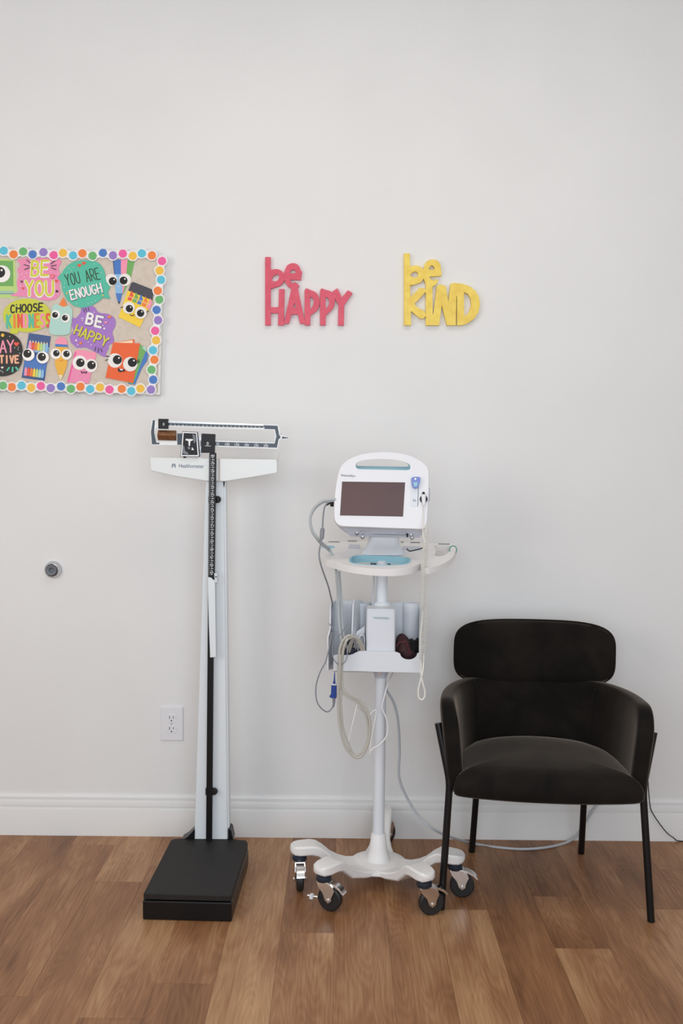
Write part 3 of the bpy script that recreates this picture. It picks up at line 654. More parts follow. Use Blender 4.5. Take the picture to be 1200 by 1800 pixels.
# height rod
RF = PF-.026
b = MB()
def bar(mb, x0a, x1a, ya, x0b, x1b, yb, Y, T, m):
    mb.prism([[pt(x0a, ya, Y), pt(x1a, ya, Y), pt(x1b, yb, Y), pt(x0b, yb, Y)]], (0, 0, 0), (0, T, 0), m)
b.prism([[pt(367.5, 798, RF+.006), pt(378, 798, RF+.006), (pt(372.4, 1476, RF+.006).x, RF+.006, .078), (pt(361.8, 1476, RF+.006).x, RF+.006, .078)]], (0, 0, 0), (0, .008, 0), 'black_metal')
rod = b.build('measuring_rod', scale, bevel=.001); tag(rod, 'black height measuring rod')
b = MB(); bar(b, 368.2, 380, 796, 366, 377.2, 1014, RF, .005, 'slate' if 0 else 'black_metal'); sl = b.build('sliding_rule', scale, bevel=.0008)
b = MB()
n = 0; y = 801.0
while y < 1010:
    t = (y-796)/218; xl = 368.2-2.2*t
    if n % 4 == 0:
        put_text(b, str(80-n//4), pt(xl+3.2, y+1.9, RF), pt(xl+8.6, y+1.9, RF)-pt(xl+3.2, y+1.9, RF), Vector((0, 0, .0066)), 'print_white')
    else:
        ln = .0 if n % 2 else 1.2
        b.add([pt(xl+4.2, y-.45, RF-.0004), pt(xl+7.2+ln, y-.45, RF-.0004), pt(xl+7.2+ln, y+.45, RF-.0004), pt(xl+4.2, y+.45, RF-.0004)], [(3, 2, 1, 0)], 'print_white')
    b.add([pt(xl+1.1, y-.3, RF-.0004), pt(xl+2.3, y-.3, RF-.0004), pt(xl+2.3, y+.3, RF-.0004), pt(xl+1.1, y+.3, RF-.0004)], [(3, 2, 1, 0)], 'print_white')
    y += 3.42; n += 1
b.build('rule_markings', sl, smooth=False)
b = MB(); b.prism([[pt(x, y, RF-.004) for x, y in [(365.2, 1014.5), (371, 1015.5), (374, 1019), (377.5, 1020), (379.3, 1155), (369.2, 1156), (367, 1100), (365.5, 1040)]]], (0, 0, 0), (0, .006, 0), 'enamel_post'); b.build('folding_headpiece', scale, bevel=.001)
b = MB(); b.prism([[pt(x, y, RF-.006) for x, y in [(376.2, 1007.5), (381.6, 1007), (381.4, 1024), (377.8, 1025)]]], (0, 0, 0), (0, .010, 0), 'steel')
b.cyl(pt(379.4, 1014, RF-.008), pt(379.4, 1014, RF-.004), .0025, .0025, 'black_metal', 12); b.build('headpiece_clip', scale, bevel=.0008)
for (x, y) in ((380.6, 878), (375.0, 1391.5)):
    q = pt(x, y, RF+.012); b = MB(); b.lathe((q.x, q.y-.006, q.z), [(.0, 0), (.0095, .001), (.0115, .005), (.0115, .012), (.007, .015)], 'black_plastic', 20, (.25, 1, 0))
    b.box(q.x-.034, q.x-.004, q.y-.002, q.y+.014, q.z-.013, q.z+.013, 'black_metal') if 0 else b.box(q.x-.026, q.x-.002, q.y-.001, q.y+.012, q.z-.012, q.z+.010, 'black_metal')
    b.build('rod_guide', scale)
# beam
BF = PF-.008
def pr(lst, Y): return [pt(x, y, Y) for x, y in lst]
outer = [(266.9, 737.5), (273, 737.5), (274.5, 741), (295, 739.6), (380, 742.8), (489, 746.6), (492.3, 763.5), (494.5, 765.6), (508.6, 768.2), (508.2, 770.8), (494.5, 772), (490.8, 772.8), (487.5, 789), (380, 785), (349, 784.4), (311, 782.3), (266.3, 782.2), (264, 759)]
inner = [(274.5, 752), (295, 749.5), (380, 752.8), (481.6, 755.8), (483.9, 767), (481.6, 778), (380, 774.6), (330, 773), (312, 776), (275, 776), (271.6, 760)]
b = MB(); b.prism([pr(outer, BF), pr(inner, BF)], (0, 0, 0), (0, .005, 0), 'print_white'); beam = b.build('beam_frame', scale, smooth=False)
b = MB(); f2 = (0, -.0005, 0); z2 = (0, 0, 0)
b.prism([pr([(268.5, 738.5), (272.3, 738.5), (270.8, 760), (274.5, 778), (280, 778), (280, 781), (267, 781), (265.3, 759)], BF)], f2, z2, 'slate')
b.prism([pr([(295, 743.5), (380, 746.3), (464, 748.8), (465.5, 752.4), (380, 750.6), (295, 747.8)], BF)], f2, z2, 'slate')
b.prism([pr([(463, 747.5), (487.6, 748.4), (490.4, 764), (492.6, 767), (492.6, 770), (489.5, 772), (486.5, 787), (380, 783.2), (353, 782.4), (353, 776), (380, 776.5), (482.5, 779.6), (485.6, 767), (483, 754.6), (464, 754)], BF)], f2, z2, 'slate')
b.prism([pr([(495.5, 767.3), (507, 768.9), (507, 770), (495.5, 771.2)], BF)], f2, z2, 'slate')
b.prism([pr([(311.5, 762), (320, 762), (320, 781.8), (311.5, 781.8)], BF)], f2, (0, .004, 0), 'slate')
b.build('dark_scale_band', beam, smooth=False)
b = MB(); LT = (0, -.0009, 0)
for i, s_ in enumerate(['50', '100', '150', '200', '250', '300']):
    x = 382.4+16.95*i; y = 783.0+.62*i; wd = 5.5 if i == 0 else 8
    put_text(b, s_, pt(x-wd/2, y-.4, BF), pt(x+wd/2, y-.2, BF)-pt(x-wd/2, y-.4, BF), Vector((0, 0, .0082)), 'print_white', LT)
    b.add([pt(x-.35, y-7.3, BF-.0009), pt(x+.35, y-7.3, BF-.0009), pt(x+.35, y-4.6, BF-.0009), pt(x-.35, y-4.6, BF-.0009)], [(3, 2, 1, 0)], 'print_white')
b.build('lower_numerals', beam, smooth=False); b = MB()
for i in range(24):
    x = 300+7.08*i; y = 749.0+.0245*(x-295); s_ = str(2+2*i)
    put_text(b, s_, pt(x-2.2, y, BF), pt(x+2.2, y+.1, BF)-pt(x-2.2, y, BF), Vector((0, 0, .0048)), 'print_white', LT)
    b.add([pt(x-.2, y-4.8, BF-.0009), pt(x+.2, y-4.8, BF-.0009), pt(x+.2, y-3.2, BF-.0009), pt(x-.2, y-3.2, BF-.0009)], [(3, 2, 1, 0)], 'print_white')
b.build('upper_numerals', beam, smooth=False)
b = MB(); b.prism([pr([(296, 740.2), (380, 743.1), (463, 746), (463, 748), (380, 745.6), (296, 742.6)], BF-.001)], (0, -.002, 0), (0, .001, 0), 'steel'); b.build('notched_rail', beam, smooth=False)
b = MB(); b.prism([pr([(278, 736), (295.2, 736.3), (295, 754), (278, 753.6)], BF-.009)], (0, 0, 0), (0, .014, 0), 'black_plastic'); o = b.build('small_poise', scale, bevel=.001)
b = MB(); b.prism([pr([(281, 741.5), (293.5, 742), (293.5, 749), (281, 748.6)], BF-.0095)], (0, -.0002, 0), z2, 'black_metal'); put_text(b, '0', pt(286, 748.2, BF-.0096), Vector((.0055, 0, 0)), Vector((0, 0, .009)), 'print_white'); b.build('poise_window', o, smooth=False)
b = MB(); b.prism([pr([(353.9, 762), (377.8, 763), (376.6, 796.3), (352.7, 796)], BF-.012)], (0, 0, 0), (0, .018, 0), 'black_plastic'); o = b.build('large_poise', scale, bevel=.0015)
b = MB(); b.prism([pr([(356.2, 771.5), (373, 772), (372.6, 786), (356, 785.6)], BF-.0124)], (0, -.0002, 0), z2, 'black_metal'); put_text(b, '0', pt(363.2, 782.6, BF-.0126), Vector((.0062, 0, 0)), Vector((0, 0, .0105)), 'print_white')
b.add([pt(360, 783.4, BF-.013), pt(370.5, 783.8, BF-.013), pt(370.5, 784.4, BF-.013), pt(360, 784, BF-.013)], [(3, 2, 1, 0)], 'print_white'); b.build('poise_window', o, smooth=False)
wl, wr = pt(276.6, 765, BF-.01), pt(308.6, 765.5, BF-.01); wz = lambda y: pt(290, y, BF-.01).z
pfw = [(BF+.010, wz(757.5)), (BF+.004, wz(755.8)), (BF-.002, wz(756.5)), (BF-.014, wz(763.5)), (BF-.0145, wz(765)), (BF-.006, wz(772.5)), (BF+.002, wz(774)), (BF+.010, wz(773))]
b = MB(); b.loft([[Vector((x, y, z+dz)) for y, z in pfw] for x, dz in ((wl.x, 0), (wr.x, -.0008))], 'bronze'); b.build('counterweight', scale, bevel=.0012)
b = MB(); b.prism([pr([(320.3, 758), (347, 759.3), (350.5, 803.3), (316.6, 802.6)], BF-.014)], (0, 0, 0), (0, .012, 0), 'black_plastic'); o = b.build('instruction_plate', scale, bevel=.0006)
b = MB(); Q = BF-.0142
b.prism([pr([(321, 759), (346.2, 760.2), (349.4, 802.2), (317.6, 801.8)], Q), pr([(322.8, 761), (344.5, 762), (347.4, 800), (319.7, 799.8)], Q)], (0, -.0002, 0), z2, 'print_white')
b.prism([pr([(326, 771.5), (339, 771.8), (339, 774), (334.6, 775.5), (333.6, 784), (331.6, 784), (331, 775.2), (326, 773.8)], Q)], (0, -.0002, 0), z2, 'print_white')
b.prism([pr([(320.8, 781), (324, 785), (325, 792), (332, 797.5), (328, 799), (320.5, 797)], Q)], (0, -.0002, 0), z2, 'print_grey')
b.prism([pr([(337.5, 786), (341, 791), (336.5, 791)], Q)], (0, -.0002, 0), z2, 'print_white'); b.prism([pr([(338, 763), (343, 765), (344, 775), (341, 780)], Q)], (0, -.0002, 0), z2, 'print_grey')
b.prism([pr([(329, 786), (333, 785), (335, 789), (331, 790)], Q)], (0, -.0002, 0), z2, 'print_grey')
b.build('plate_drawing', o, smooth=False)
b = MB(); b.prism([pr([(322, 768), (326, 768), (326, 806), (322, 806)], BF+.004)], (0, 0, 0), (0, .014, 0), 'black_metal'); b.build('beam_support', scale); b = MB(); b.prism([pr([(348, 768), (353, 768), (353, 806), (348, 806)], BF+.004)], (0, 0, 0), (0, .014, 0), 'steel')
b.build('beam_support', scale)
b = MB(); b.tube([pt(493.5, 761, BF+.006), pt(494.6, 772, BF+.006), pt(489, 806, BF+.006), pt(486, 812, BF+.01)], .0011, 'steel', 8); b.build('beam_stop_wire', scale)

# ============================================================ ROLLING STAND
HC = ptz(664.5, 1519, .054)      # front of the hub cone's foot
CC = Vector((HC.x, HC.y+.006, 0))
cart = thing('medical_cart', (CC.x, CC.y, 0), 'white five-wheeled medical stand carrying the monitor', 'medical cart')
contacts = [(577, 1597), (755, 1607), (809, 1531), (690, 1487), (541, 1519)]
def star_angle():
    s = 0; base = [-(PI/2)-R(36), -(PI/2)+R(36), R(-18), R(90), R(198)]
    ds = []
    for (x, y), a in zip(contacts, base):
        q = ptz(x, y)-CC; d = math.atan2(q.y, q.x)-a; ds.append(math.atan2(math.sin(d), math.cos(d)))
    return base, sum(ds)/5
base_a, dth = star_angle()
angs = [a+dth for a in base_a]
b = MB()
prof_top = [(0, .068), (.06, .068), (.10, .074), (.135, .092), (.165, .117), (.19, .134), (.21, .140), (.262, .140), (.275, .132)]
prof_bot = [(.278, .118), (.262, .112), (.215, .110), (.195, .100), (.165, .082), (.135, .062), (.10, .052), (.06, .050), (0, .050)]
for a in angs:
    T = Matrix.Translation((CC.x, CC.y, 0)) @ Matrix.Rotation(a, 4, 'Z')
    rings = []
    def ring(r, zt, zb, hwid):
        q = min(.005, (zt-zb)/2.2)
        return [T @ Vector(p) for p in ((r, -hwid, zb+q), (r, -hwid+q, zb), (r, hwid-q, zb), (r, hwid, zb+q), (r, hwid, zt-q), (r, hwid-q, zt), (r, -hwid+q, zt), (r, -hwid, zt-q))]
    st = [(.0, .065, .047, .060), (.04, .065, .047, .056), (.07, .066, .048, .046), (.10, .072, .050, .037), (.13, .085, .058, .031), (.155, .100, .066, .030), (.18, .123, .088, .030), (.20, .136, .104, .032), (.22, .140, .110, .033), (.255, .140, .110, .031), (.272, .139, .111, .026), (.282, .135, .115, .016), (.285, .130, .120, .006)]
    b.loft([ring(*s_) for s_ in st], 'cream_plastic')
b.lathe((CC.x, CC.y, .045), [(.0, 0), (.074, 0), (.092, .008), (.092, .0125), (.076, .0205), (.055, .0235), (.0, .0242)], 'cream_plastic', 40)
b.build('star_base', cart, angle=30)
b = MB(); zc = pt(664, 1464, CC.y).z
b.lathe((CC.x, CC.y, .062), [(.0, 0), (.0385, 0), (.0380, .006), (.0345, .02), (.0285, zc-.062-.05), (.0235, zc-.062-.004), (.0215, zc-.062), (.0, zc-.062)], 'cream_plastic', 36); b.build('pole_socket', cart)
PXT = pt(671, 1030, CC.y); ztr = 1.03
b = MB(); b.tube([(CC.x, CC.y, .11), (CC.x*.35+PXT.x*.65, CC.y, .72), (PXT.x, CC.y, ztr)], .0182, 'plastic_cool', 28); b.build('pole', cart)
def pole_x(z): return CC.x+(PXT.x-CC.x)*min(1, (z-.1)/(.93))
# casters
R_W = .0375
def caster(a, heading, r=.255, lever=True, extra=False):
    px, py = CC.x+math.cos(a)*r, CC.y+math.sin(a)*r
    T = Matrix.Translation((px, py, 0)) @ Matrix.Rotation(heading, 4, 'Z')
    b = MB(); b.lathe((0, 0, .088), [(.0, 0), (.021, 0), (.023, .004), (.023, .012), (.019, .016), (.019, .0215), (.0, .0215)], 'gasket', 26)
    root = b.build('caster', cart, T=T); off = .022
    b = MB(); b.lathe((off, -.011, R_W+.0005), [(.024, 0), (.033, 0), (.0375, .004), (.0375, .018), (.033, .022), (.024, .022)], 'tyre', 36, (0, 1, 0))
    b.lathe((off, -.0125, R_W+.0005), [(.0, -.001), (.008, -.001), (.010, .002), (.022, .002), (.024, .004), (.024, .021), (.022, .023), (.010, .023), (.008, .026), (.0, .026)], 'wheel_grey', 30, (0, 1, 0))
    b.build('wheel', root, T=T)
    b = MB()
    for s in (-1, 1):
        y0 = s*.0155
        b.prism([[(x, y0, z) for x, z in [(-.016, .087), (.020, .089), (.038, .078), (.042, .066), (.034, .048), (off+.010, R_W-.002), (off, R_W-.010), (off-.010, R_W-.002), (.004, .056), (-.012, .074)]]], (0, .0014, 0), (0, -.0014, 0), 'chrome')
        b.lathe((off, y0-.002 if s < 0 else y0+.002, R_W), [(.0, 0), (.0055, 0), (.005, .0035), (.0, .004)], 'chrome', 14, (0, s, 0))
    b.hexa([(-.017, -.017, .084), (.036, -.017, .080), (.036, .017, .080), (-.017, .017, .084), (-.015, -.016, .090), (.024, -.016, .090), (.024, .016, .090), (-.015, .016, .090)], 'chrome')
    b.build('fork', root, T=T, bevel=.0008)
    if lever:
        b = MB(); pr_ = [(.018, .089), (.040, .086), (.058, .077), (.068, .066), (.071, .060), (.066, .060), (.056, .070), (.038, .079), (.018, .084)]
        b.prism([[(x, -.013, z) for x, z in pr_]], (0, 0, 0), (0, .026, 0), 'chrome'); b.build('brake_lever', root, T=T, bevel=.001)
    if extra:
        b = MB(); b.cyl((-.010, -.018, R_W+.004), (-.042, -.022, R_W+.004), .0035, .0035, 'chrome', 12); b.box(-.034, -.024, -.027, -.015, R_W-.003, R_W+.010, 'plastic'); b.build('wheel_lock_pin', root, T=T)
    return root
caster(angs[0], R(-25), extra=True)
caster(angs[1], R(12))
caster(angs[2], R(-5))
caster(angs[3], R(48), lever=False)
caster(angs[4], R(-84))

# tray
n_t = Vector((0, -math.sin(R(6)), math.cos(R(6)))); TP = Vector((PXT.x, CC.y, 1.046))
def TT(x, y): return ptp(x, y, TP, n_t)
tb = MB()
main = spline([(561.5, 973, 0), (564, 965, 0), (574, 957, 0), (600, 952.5, 0), (640, 951, 0), (700, 952.5, 0), (745, 955, 0), (762, 960, 0), (765, 972, 0), (752, 985, 0), (737, 991, 0), (722, 997, 0), (695, 1000.5, 0), (660, 1000, 0), (620, 995.5, 0), (590, 988.5, 0), (568, 981, 0)], 5, True)
main = [(p.x, p.y) for p in main]
slot = [(p.x, p.y) for p in spline([(614, 986, 0), (618, 979, 0), (632, 976.5, 0), (668, 977.5, 0), (704, 979, 0), (718, 981.5, 0), (721, 986, 0), (714, 991.5, 0), (690, 994, 0), (660, 994, 0), (632, 992.5, 0), (619, 990, 0)], 4, True)]
tb.prism([[TT(x, y) for x, y in main], [TT(x, y) for x, y in slot]], (0, 0, 0), -n_t*.021, 'cream_plastic')
tray = tb.build('tray', cart, bevel=.005, seg=3)
b = MB(); rl = [TT(x, y) for x, y in slot]; cen = sum(rl, Vector())/len(rl)
b.loft([[cen+(p-cen)*1.015-n_t*.022 for p in rl], [cen+(p-cen)*1.015+n_t*.0012 for p in rl], [cen+(p-cen)*.955+n_t*.0012 for p in rl], [cen+(p-cen)*.955-n_t*.022 for p in rl]], 'aqua', closed=True, cap=False)
b.build('handle_slot_liner', tray)
b = MB(); sh_o = [(p.x, p.y) for p in spline([(748, 955.5, 0), (775, 954.5, 0), (793, 954.5, 0), (801.5, 959, 0), (801, 968, 0), (793, 981, 0), (778, 990.5, 0), (760, 996.5, 0), (746, 998, 0), (739, 993, 0), (741, 983, 0), (744, 970, 0)], 5, True)]
sh_i = [(p.x, p.y) for p in spline([(762, 959, 0), (780, 958.5, 0), (791, 960, 0), (790, 967, 0), (782, 975, 0), (770, 977.5, 0), (762, 975, 0), (760, 967, 0)], 4, True)]
b.prism([[TT(x, y) for x, y in sh_o], [TT(x, y) for x, y in sh_i]], -n_t*.0005, -n_t*.020, 'cream_plastic'); b.build('side_handle', cart, bevel=.004, seg=3)
b = MB(); q = TT(796, 969)
ring = [q+Vector((math.cos(t)*.0115, .0, math.sin(t)*.0135+.004)) for t in [2*PI*k/22 for k in range(23)]]
b.tube(ring, .0016, mat('green_ring', srgb(48, 140, 126), .4), 8); b.build('cable_ring', cart)
b = MB(); q = TT(576.5, 961.8); b.lathe(q-n_t*.003, [(.0, 0), (.0215, 0), (.0215, .0045), (.0165, .0045), (.0165, .0035), (.0, .0035)], 'aqua', 26, n_t); b.build('cable_grommet', cart)
for (xa, ya, xb, yb) in ((611, 957, 634, 965), (705, 960, 740, 968)):
    b = MB(); b.prism([[TT(xa+3, ya), TT(xb-2, ya+.5), TT(xb, yb), TT(xa, yb)]], n_t*.0008, -n_t*.002, 'port_grey'); b.build('tray_recess', tray, smooth=False)
for xa, xb, yy in ((577, 596, 953.3), (611, 627, 951.8), (704, 709, 953.8), (721, 738, 954.5), (770, 790, 957)):
    b = MB(); b.tube([TT(xa, yy)+n_t*.002, TT(xb, yy+.3)+n_t*.002], .0012, 'slate', 6); b.build('tray_edge_slot', tray)
# bell-shaped monitor mount
b = MB(); mz0 = TP.z+.001; mc = Vector((PXT.x+.004, CC.y+.005, 0))
def rrect(cx, cy, z, hx, hy, r, n=6):
    out = []
    for qx, qy, a0 in ((1, 1, 0), (-1, 1, 90), (-1, -1, 180), (1, -1, 270)):
        for k in range(n+1):
            a = R(a0+90*k/n); out.append(Vector((cx+qx*(hx-r)+r*math.cos(a), cy+qy*(hy-r)+r*math.sin(a), z)))
    return out
mzt = pt(675, 937, CC.y-.05).z
b.loft([rrect(mc.x, mc.y+.034, mz0, .072, .050, .042), rrect(mc.x, mc.y+.030, mz0+.008, .066, .048, .038), rrect(mc.x, mc.y+.014, mz0+.025, .054, .046, .03), rrect(mc.x, mc.y-.004, mz0+.045, .047, .044, .022), rrect(mc.x, mc.y-.018, mzt+.004, .0435, .042, .018)], 'plastic_cool')
b.build('monitor_mount', cart)
b = MB(); q = TT(669.5, 971.5); b.lathe(q, [(.0, 0), (.020, 0), (.019, .004), (.014, .007), (.0, .008)], 'aqua', 26, n_t); b.build('release_button', cart)
b = MB(); q = ptp(671, 990, TP-n_t*.045, n_t); b.box(q.x-.036, q.x+.028, q.y, q.y+.05, q.z-.012, q.z+.012, 'grey_cable'); b.box(q.x-.022, q.x-.014, q.y-.001, q.y, q.z-.01, q.z+.01, 'print_grey'); b.build('under_tray_latch', cart, bevel=.002)

# accessory basket
YFb, YBb = CC.y-.095, CC.y+.045
def bx(px, py, Y): return pt(px, py, Y)
zt_f = pt(620, 1151, YFb).z; zb_f = pt(660, 1180, YFb).z
xl = pt(586, 1165, YFb).x; xr = pt(737, 1165, YFb).x
zbk = pt(640, 1062, YBb).z
bw = MB()
# front lip with the two scoops
nl = [(x, y) for x, y in [(586, 1156), (592, 1152), (600, 1150), (606, 1146), (628, 1146)]]
lip = [(586, 1178), (586, 1152), (596, 1150)]+[(600+7*k, 1151.5) for k in range(0, 3)]+[(620, 1150), (625, 1147), (632, 1144.2), (692, 1145.5), (698, 1146.5), (703, 1149)]+[(718+15*math.cos(t), 1148.5+11*math.sin(t)) for t in [PI*(1-k/10) for k in range(0, 11)]]+[(735, 1147.5), (738, 1149), (738, 1182.5), (660, 1181)]
bw.prism([[pt(x, y, YFb) for x, y in lip]], (0, 0, 0), (0, .003, 0), 'plastic_cool')
bw.build('basket_front', cart, bevel=.001)
b = MB()
fxl, fxr = pt(586, 1178, YFb).x, pt(738, 1178, YFb).x
b.loft([[Vector((fxl, YFb, zb_f)), Vector((fxl, YFb+.012, zb_f-.006)), Vector((fxl, YBb, zb_f-.006)), Vector((fxl, YBb, zb_f-.002)), Vector((fxl, YFb+.013, zb_f-.002)), Vector((fxl, YFb+.003, zb_f+.004))],
        [Vector((fxr, YFb, zb_f)), Vector((fxr, YFb+.012, zb_f-.006)), Vector((fxr, YBb, zb_f-.006)), Vector((fxr, YBb, zb_f-.002)), Vector((fxr, YFb+.013, zb_f-.002)), Vector((fxr, YFb+.003, zb_f+.004))]], 'plastic_cool')
b.build('basket_floor', cart)
b = MB()
b.prism([[pt(x, y, YBb) for x, y in [(578, 1176), (579, 1068), (583, 1058), (590, 1055), (612, 1056), (644, 1058), (696, 1060), (712, 1057), (728, 1058), (740, 1066), (744, 1075), (744, 1174)]]], (0, 0, 0), (0, .004, 0), 'plastic_cool'); b.build('basket_back', cart, bevel=.0015)
def side(name, xf, yf_top, xb_, yb_top, ybot_f, ybot_b, yfp, T=.0035, steps=0):
    b = MB(); A = [pt(xf, ybot_f, yfp), pt(xb_, ybot_b, YBb), pt(xb_, yb_top, YBb)]
    mid = [pt(xf+(xb_-xf)*t, yf_top+(yb_top-yf_top)*t, yfp+(YBb-yfp)*t) for t in (.8, .5, .2, 0)]
    b.prism([A+mid], (0, 0, 0), (T, 0, 0), 'plastic_cool'); return b.build(name, cart, bevel=.001)
# left wing: leans out, front edge runs from tall to low
b = MB(); W0 = [pt(575, 1178, YFb+.01), pt(575, 1120, YFb+.012), pt(579, 1105, YFb+.02), pt(579.5, 1066, YFb+.06), pt(582, 1060, YFb+.075), pt(588, 1056, YBb), pt(583, 1176, YBb)]
vs = W0+[p+Vector((.0035, 0, 0)) for p in W0]; n = len(W0)
b.add(vs, [tuple(reversed(range(n))), tuple(range(n, 2*n))]+[(i, (i+1) % n, n+(i+1) % n, n+i) for i in range(n)], 'plastic_cool'); b.build('basket_side', cart)
b = MB(); W0 = [pt(737, 1181, YFb), pt(737.5, 1120, YFb+.02), pt(742, 1075, YFb+.07), pt(742, 1064, YBb), pt(742, 1174, YBb)]
vs = W0+[p+Vector((.0035, 0, 0)) for p in W0]; n = len(W0)
b.add(vs, [tuple(reversed(range(n))), tuple(range(n, 2*n))]+[(i, (i+1) % n, n+(i+1) % n, n+i) for i in range(n)], 'plastic_cool'); b.build('basket_side', cart)
b = MB(); W0 = [pt(616, 1150, YFb+.03), pt(619.5, 1062, YFb+.045), pt(622, 1053, YFb+.07), pt(636, 1056, YBb), pt(636, 1150, YBb)]
vs = W0+[p+Vector((.0035, 0, 0)) for p in W0]; n = len(W0)
b.add(vs, [tuple(reversed(range(n))), tuple(range(n, 2*n))]+[(i, (i+1) % n, n+(i+1) % n, n+i) for i in range(n)], 'plastic_cool'); b.build('basket_divider', cart)
# half-round holders moulded in the back
for xc, rr in ((635, .030), (722, .026)):
    b = MB(); q = pt(xc, 1059, YBb-.002); z0 = pt(xc, 1148, YBb-.002).z
    pl = [(q.x+rr*math.cos(t), q.y-rr*.75*math.sin(t)) for t in [PI*k/14 for k in range(15)]]
    b.loft([[Vector((x, y, z)) for x, y in pl] for z in (z0, q.z-.012, q.z)], 'plastic_cool', cap=True); b.build('basket_pocket', cart)
# battery/centre housing with printed name
b = MB(); HFy = YFb+.004
q0, q1 = pt(643.5, 1146, HFy), pt(695, 1068, HFy); 
b.loft([rrect((q0.x+q1.x)/2, (HFy+YBb)/2-.03, q0.z-.01, (q1.x-q0.x)/2+.0015, (YBb-HFy)/2-.033, .006, 3), rrect((q0.x+q1.x)/2, (HFy+YBb)/2-.03, q0.z+.02, (q1.x-q0.x)/2+.0005, (YBb-HFy)/2-.033, .006, 3),
        rrect((q0.x+q1.x)/2, (HFy+YBb)/2-.029, q1.z-.012, (q1.x-q0.x)/2-.0005, (YBb-HFy)/2-.033, .006, 3), rrect((q0.x+q1.x)/2, (HFy+YBb)/2-.027, q1.z-.006, (q1.x-q0.x)/2-.003, (YBb-HFy)/2-.036, .006, 3)], 'plastic_cool')
hs = b.build('centre_housing', cart)
b = MB(); o = pt(655.5, 1089, HFy)
put_text(b, 'WelchAllyn', pt(656, 1088.6, HFy-.001), pt(684, 1089.2, HFy-.001)-pt(656, 1088.6, HFy-.001), Vector((0, 0, .0078)), 'print_green'); b.build('printed_name', hs, smooth=False)
b = MB(); q = pt(671, 1064, CC.y); b.lathe((pole_x(q.z), CC.y, q.z-.008), [(.0, 0), (.034, 0), (.030, .012), (.0225, .020), (.0195, .022), (.0, .022)], 'plastic_cool', 30); b.build('pole_collar', cart)
b = MB(); q = pt(671, 1181, CC.y-.02); b.lathe((pole_x(q.z), CC.y, q.z-.022), [(.0, 0), (.0195, 0), (.0215, .010), (.027, .018), (.027, .022), (.0, .022)], 'port_grey', 30)
b.cyl((pole_x(q.z)-.006, CC.y-.024, q.z-.004), (pole_x(q.z)-.006, CC.y-.030, q.z-.004), .0042, .0042, 'chrome', 16); b.build('clamp_collar', cart)

# ============================================================ PATIENT MONITOR
TL = R(12)
mcen = pt(670, 862, CC.y-.055)
ux = Vector((math.cos(R(1.0)), 0, -math.sin(R(1.0)))) * 1.0
fn = Vector((0, -math.cos(TL), math.sin(TL)))     # outward normal of the front, leaning back
un = Vector((ux.z*0, math.sin(TL), math.cos(TL)))
FP = Vector((mcen.x, CC.y-.085, mcen.z))
def MP(x, y, d=0.0): return ptp(x, y, FP, fn)+fn*d
mon = thing('patient_monitor', (mcen.x, CC.y-.02, pt(670, 943, CC.y-.05).z), 'white vital signs monitor with dark screen mounted on the stand', 'monitor')
face = [(588, 880), (590.5, 855), (594, 836), (598.5, 822), (606, 813), (618, 805), (636, 798.8), (658, 795.6), (682, 795), (706, 797.6), (724, 802.5), (738, 810), (748, 818), (752.5, 828), (753, 850), (752, 880), (750.5, 908), (748.5, 922), (743, 929), (720, 928.8), (680, 927.6), (640, 926), (610, 925), (598, 923.5), (590, 917), (587.5, 905)]
fsm = [(p.x, p.y) for p in spline([(a, c_, 0) for a, c_ in face], 4, True)]
hsl = [(p.x, p.y) for p in spline([(625, 819, 0), (627, 813.5, 0), (636, 809.5, 0), (655, 807.2, 0), (676, 806.8, 0), (697, 808.5, 0), (712, 812.5, 0), (719.5, 817, 0), (721, 821.5, 0), (718, 826, 0), (700, 826.3, 0), (670, 825.6, 0), (640, 825, 0), (628, 824, 0)], 4, True)]
cenm = MP(670, 866)
def scl(P, c, sx): return [c+(p-c)*sx for p in P]
fr3 = [MP(x, y) for x, y in fsm]; hs3 = [MP(x, y) for x, y in hsl]; hc3 = sum(hs3, Vector())/len(hs3)
# front bezel: outline sinks back toward the body with a rounded rim, a hole for the carrying handle
b = MB()
tri = tessellate_polygon([fr3, hs3]); flat = fr3+hs3
b.add([p for p in flat], [t if (flat[t[1]]-flat[t[0]]).cross(flat[t[2]]-flat[t[0]]).dot(fn) > 0 else (t[2], t[1], t[0]) for t in tri], 'plastic')
r_a = [scl(fr3, cenm, 1.0), [p-fn*.004 for p in scl(fr3, cenm, 1.012)], [p-fn*.014 for p in scl(fr3, cenm, 1.018)], [p-fn*.034 for p in scl(fr3, cenm, 1.010)]]
b.loft(r_a, 'plastic', cap=False)
bez = b.build('front_bezel', mon, angle=50)
def hin(p):
    t = (p-hc3).dot(un); q = hc3+(p-hc3)*.965
    q = q+un*.0085
    if t < 0: q = q+un*(-t)*.55
    return q-fn*.034
b = MB(); b.loft([[p-fn*.0005 for p in scl(hs3, hc3, 1.003)], [hin(p) for p in hs3]], 'aqua', cap=False); b.build('carry_handle_liner', mon)
